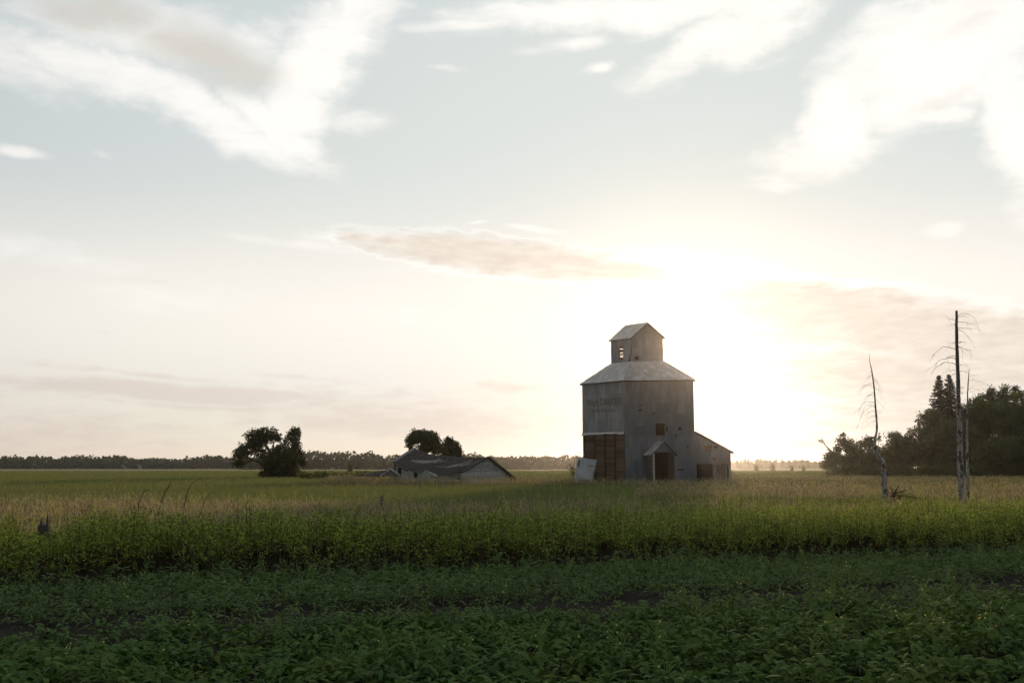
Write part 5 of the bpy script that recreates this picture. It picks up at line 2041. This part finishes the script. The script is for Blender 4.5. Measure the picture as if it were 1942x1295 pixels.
snag('thin dead stem with white lower bark, right of the tall birch snag', [X6(1010, 1245), X6(1006, 1150), X6(1004, 1050), X6(1002, 950), X6(1003, 850), X6(1004, 700), X6(1006, 600), X6(1010, 520), X6(1016, 440)],
     [.058, .058, .055, .05, .035, .03, .026, .022, .010], YS + 2.5,
     br([(1010, 515, 1140, 560, 5, .009), (1008, 570, 1100, 600, 5, .009), (1008, 575, 1055, 640, 6, .008), (1012, 485, 1055, 490, 1, .008), (1010, 455, 985, 460, 0, .007), (1006, 635, 1050, 630, 1, .008), (1004, 640, 965, 650, 2, .008), (1003, 960, 985, 935, 2, .012), (1004, 1120, 975, 1145, 1, .01), (1006, 1150, 1030, 1180, 1, .01), (1006, 1180, 985, 1225, 1, .01), (1008, 1190, 1028, 1235, 1, .01)]),
     M['birch'], 'dead snags in the meadow at the right', 6)
# tangle of fallen branches by the crooked snag
YF = 40.0
fb = empty('fallen_branches', (P(1712, 940, YF).x, YF, 0), 'tangle of fallen dead branches in the grass right of the crooked snag', 'fallen branches')
for (x0, y0, x1, y1, up, r_) in ((1690, 944, 1705, 919, 0, .03), (1700, 940, 1699, 928, 0, .02), (1688, 942, 1735, 946, 4, .03), (1692, 940, 1722, 930, 3, .02), (1700, 946, 1748, 945, 5, .015), (1695, 944, 1680, 930, 2, .015), (1702, 944, 1728, 936, 2, .015), (1705, 946, 1735, 938, 3, .015), (1690, 946, 1712, 932, 1, .02), (1715, 948, 1742, 950, 5, .012), (1698, 948, 1676, 942, 2, .012), (1708, 946, 1716, 926, 1, .012), (1694, 938, 1688, 922, 1, .015), (1712, 944, 1752, 952, 6, .012)):
    a, b = P(x0, y0, YF + rng.uniform(-.6, .6)), P(x1, y1, YF + rng.uniform(-.6, .6))
    a.z, b.z = max(a.z, .25), max(b.z, .25)
    mb = MB()
    ar = arc(a, b, up * YF / FPX)
    mb.tube(ar, [r_ * (1.3 - .8 * i / 6) for i in range(7)], 5)
    for q in range(4):
        s = int(rng.integers(2, 6))
        mb.tube([ar[s], ar[s] + Vector((rng.normal() * .12, rng.normal() * .1, rng.uniform(-.1, .18)))], [r_ * .4, r_ * .2], 4)
    mb.obj('branch', M['darktwig'], fb)
# dead saplings standing and bent in the meadow at the left
X7 = lambda x, y: (x / 3.884, 880 + y / 3.884)
YD = 30.0
def dead_stem(label, paths, Y, base_px, group=None, mat='darktwig', name='dead_sapling'):
    b = Vector((P(base_px, 990, Y).x, Y, 0))
    t = empty(name, b, label, 'dead branch', group)
    for pts, r_ in paths:
        w = [P(*X7(*p), Y + rng.uniform(-.1, .1)) for p in pts]
        w = [Vector((w[0].x - .02, w[0].y, .15))] + w if w[0].z > .3 and pts is paths[0][0] else w
        n = len(w)
        mb = MB()
        mb.tube(w, [.75 * r_ * (1.1 - .75 * i / (n - 1)) for i in range(n)], 6)
        mb.obj('stem', M[mat], t)
    return t


dead_stem('thick bare leaning dead stem at the left, tallest of its row', [([(1168, 385), (1172, 345), (1190, 270), (1215, 205), (1245, 160), (1262, 122)], .034)], YD, 301, 'bare dead stems at the left')
dead_stem('slim dead stem bending over to the right beside the thick one', [([(1350, 360), (1356, 310), (1372, 240), (1385, 190), (1410, 150), (1440, 122), (1475, 108)], .019), ([(1356, 300), (1335, 270)], .008)], YD, 348, 'bare dead stems at the left')
dead_stem('short dead stem bending right, last of the row at the left', [([(1482, 335), (1495, 300), (1510, 262), (1540, 225), (1580, 200)], .017)], YD, 382, 'bare dead stems at the left')
dead_stem('crooked dead sapling with several forking bare branches at the left', [
    ([(1020, 400), (1018, 340), (1022, 290), (1040, 235), (1060, 205), (1105, 182)], .020), ([(1018, 320), (1014, 285), (1008, 270)], .012), ([(1022, 290), (1030, 265)], .01),
    ([(972, 362), (965, 320), (950, 285), (925, 262)], .013), ([(1060, 345), (1058, 310), (1050, 280)], .012), ([(1062, 335), (1068, 320)], .01),
    ([(1062, 398), (1085, 372), (1118, 342)], .018), ([(1115, 345), (1095, 300)], .009), ([(1030, 400), (985, 400), (940, 425)], .02)], YD - 1, 262)
# decaying stumps
def stump(label, px, pyt, Y, prongs, group=None, mt='stub'):
    b = Vector((P(px, 990, Y).x, Y, 0))
    t = empty('broken_stump', b, label, 'stump', group)
    mb = MB()
    n = 10
    rings = []
    ztop = P(px, pyt + 19 if Y < 30 else pyt + 7, Y).z
    for k, (zf, rf) in enumerate(((0, 1.25), (.4, 1.05), (.8, 1.0), (1.0, .95))):
        rings.append([b + Vector((math.cos(6.283 * j / n) * (.13 if mt == 'stub' else .085) * rf * (1 + .12 * math.sin(j * 2.3)), math.sin(6.283 * j / n) * .11 * rf, ztop * zf + (rng.normal() * .03 if k == 3 else 0))) for j in range(n)])
    vs = [v for r_ in rings for v in r_]
    fs = [(i * n + j, i * n + (j + 1) % n, (i + 1) * n + (j + 1) % n, (i + 1) * n + j) for i in range(3) for j in range(n)] + [tuple(3 * n + j for j in range(n))]
    obj('stump_base', vs, fs, M[mt], t)
    for (dx_, topy, w_) in prongs:
        q = P(px + dx_, topy, Y)
        mb = MB()
        mb.tube([Vector((q.x, Y, ztop - .3)), Vector((q.x, Y, lerp(ztop, q.z, .5))), q], [w_, w_ * .75, w_ * .15], 6)
        mb.obj('splinter', M[mt], t)


stump('grey broken stump with two upright splinters in the weeds at far left', 84.5, 978, 22.5, [(-5.5, 982, .045), (6, 975.5, .04), (1, 992, .04)])
rk = MB()
rb = P(85.6, 993, 22.3)
phi = [(math.sin(a) * math.cos(b), math.sin(a) * math.sin(b), math.cos(a)) for a in (.4, 1.1, 1.9, 2.7) for b in [k * 1.05 for k in range(6)]]
vs = [rb + Vector(v) * .034 * rng.uniform(.8, 1.2) for v in phi]
fs = [(i * 6 + j, i * 6 + (j + 1) % 6, (i + 1) * 6 + (j + 1) % 6, (i + 1) * 6 + j) for i in range(3) for j in range(6)] + [tuple(range(6))[::-1], tuple(range(18, 24))]
o = obj('pale_scrap', vs, fs, M['stone'])
tag(o, 'small pale lump caught between the splinters of the far left stump', 'scrap')
stump('small grey broken stump in the tan grass below the collapsed house', 724.5, 938, 38, [(-2.2, 938, .035), (1.6, 935.5, .03)], mt='greywood')

# ------------------------------------------------------------------ haze
hm, g = new_mat('haze_air')
pv = g.n('ShaderNodeVolumePrincipled')
pv.inputs['Color'].default_value = (0.93, 0.93, 0.95, 1)
pv.inputs['Density'].default_value = 0.00008
pv.inputs['Anisotropy'].default_value = 0.92
out = g.n('ShaderNodeOutputMaterial')
g.l(pv.outputs[0], out.inputs['Volume'])
mb = MB()
mb.box((-6500, -1900, -1.0), (6500, 7500, 26.0))
hz_o = mb.obj('haze', hm)
tag(hz_o, 'thin evening haze over the fields', None, kind='stuff')
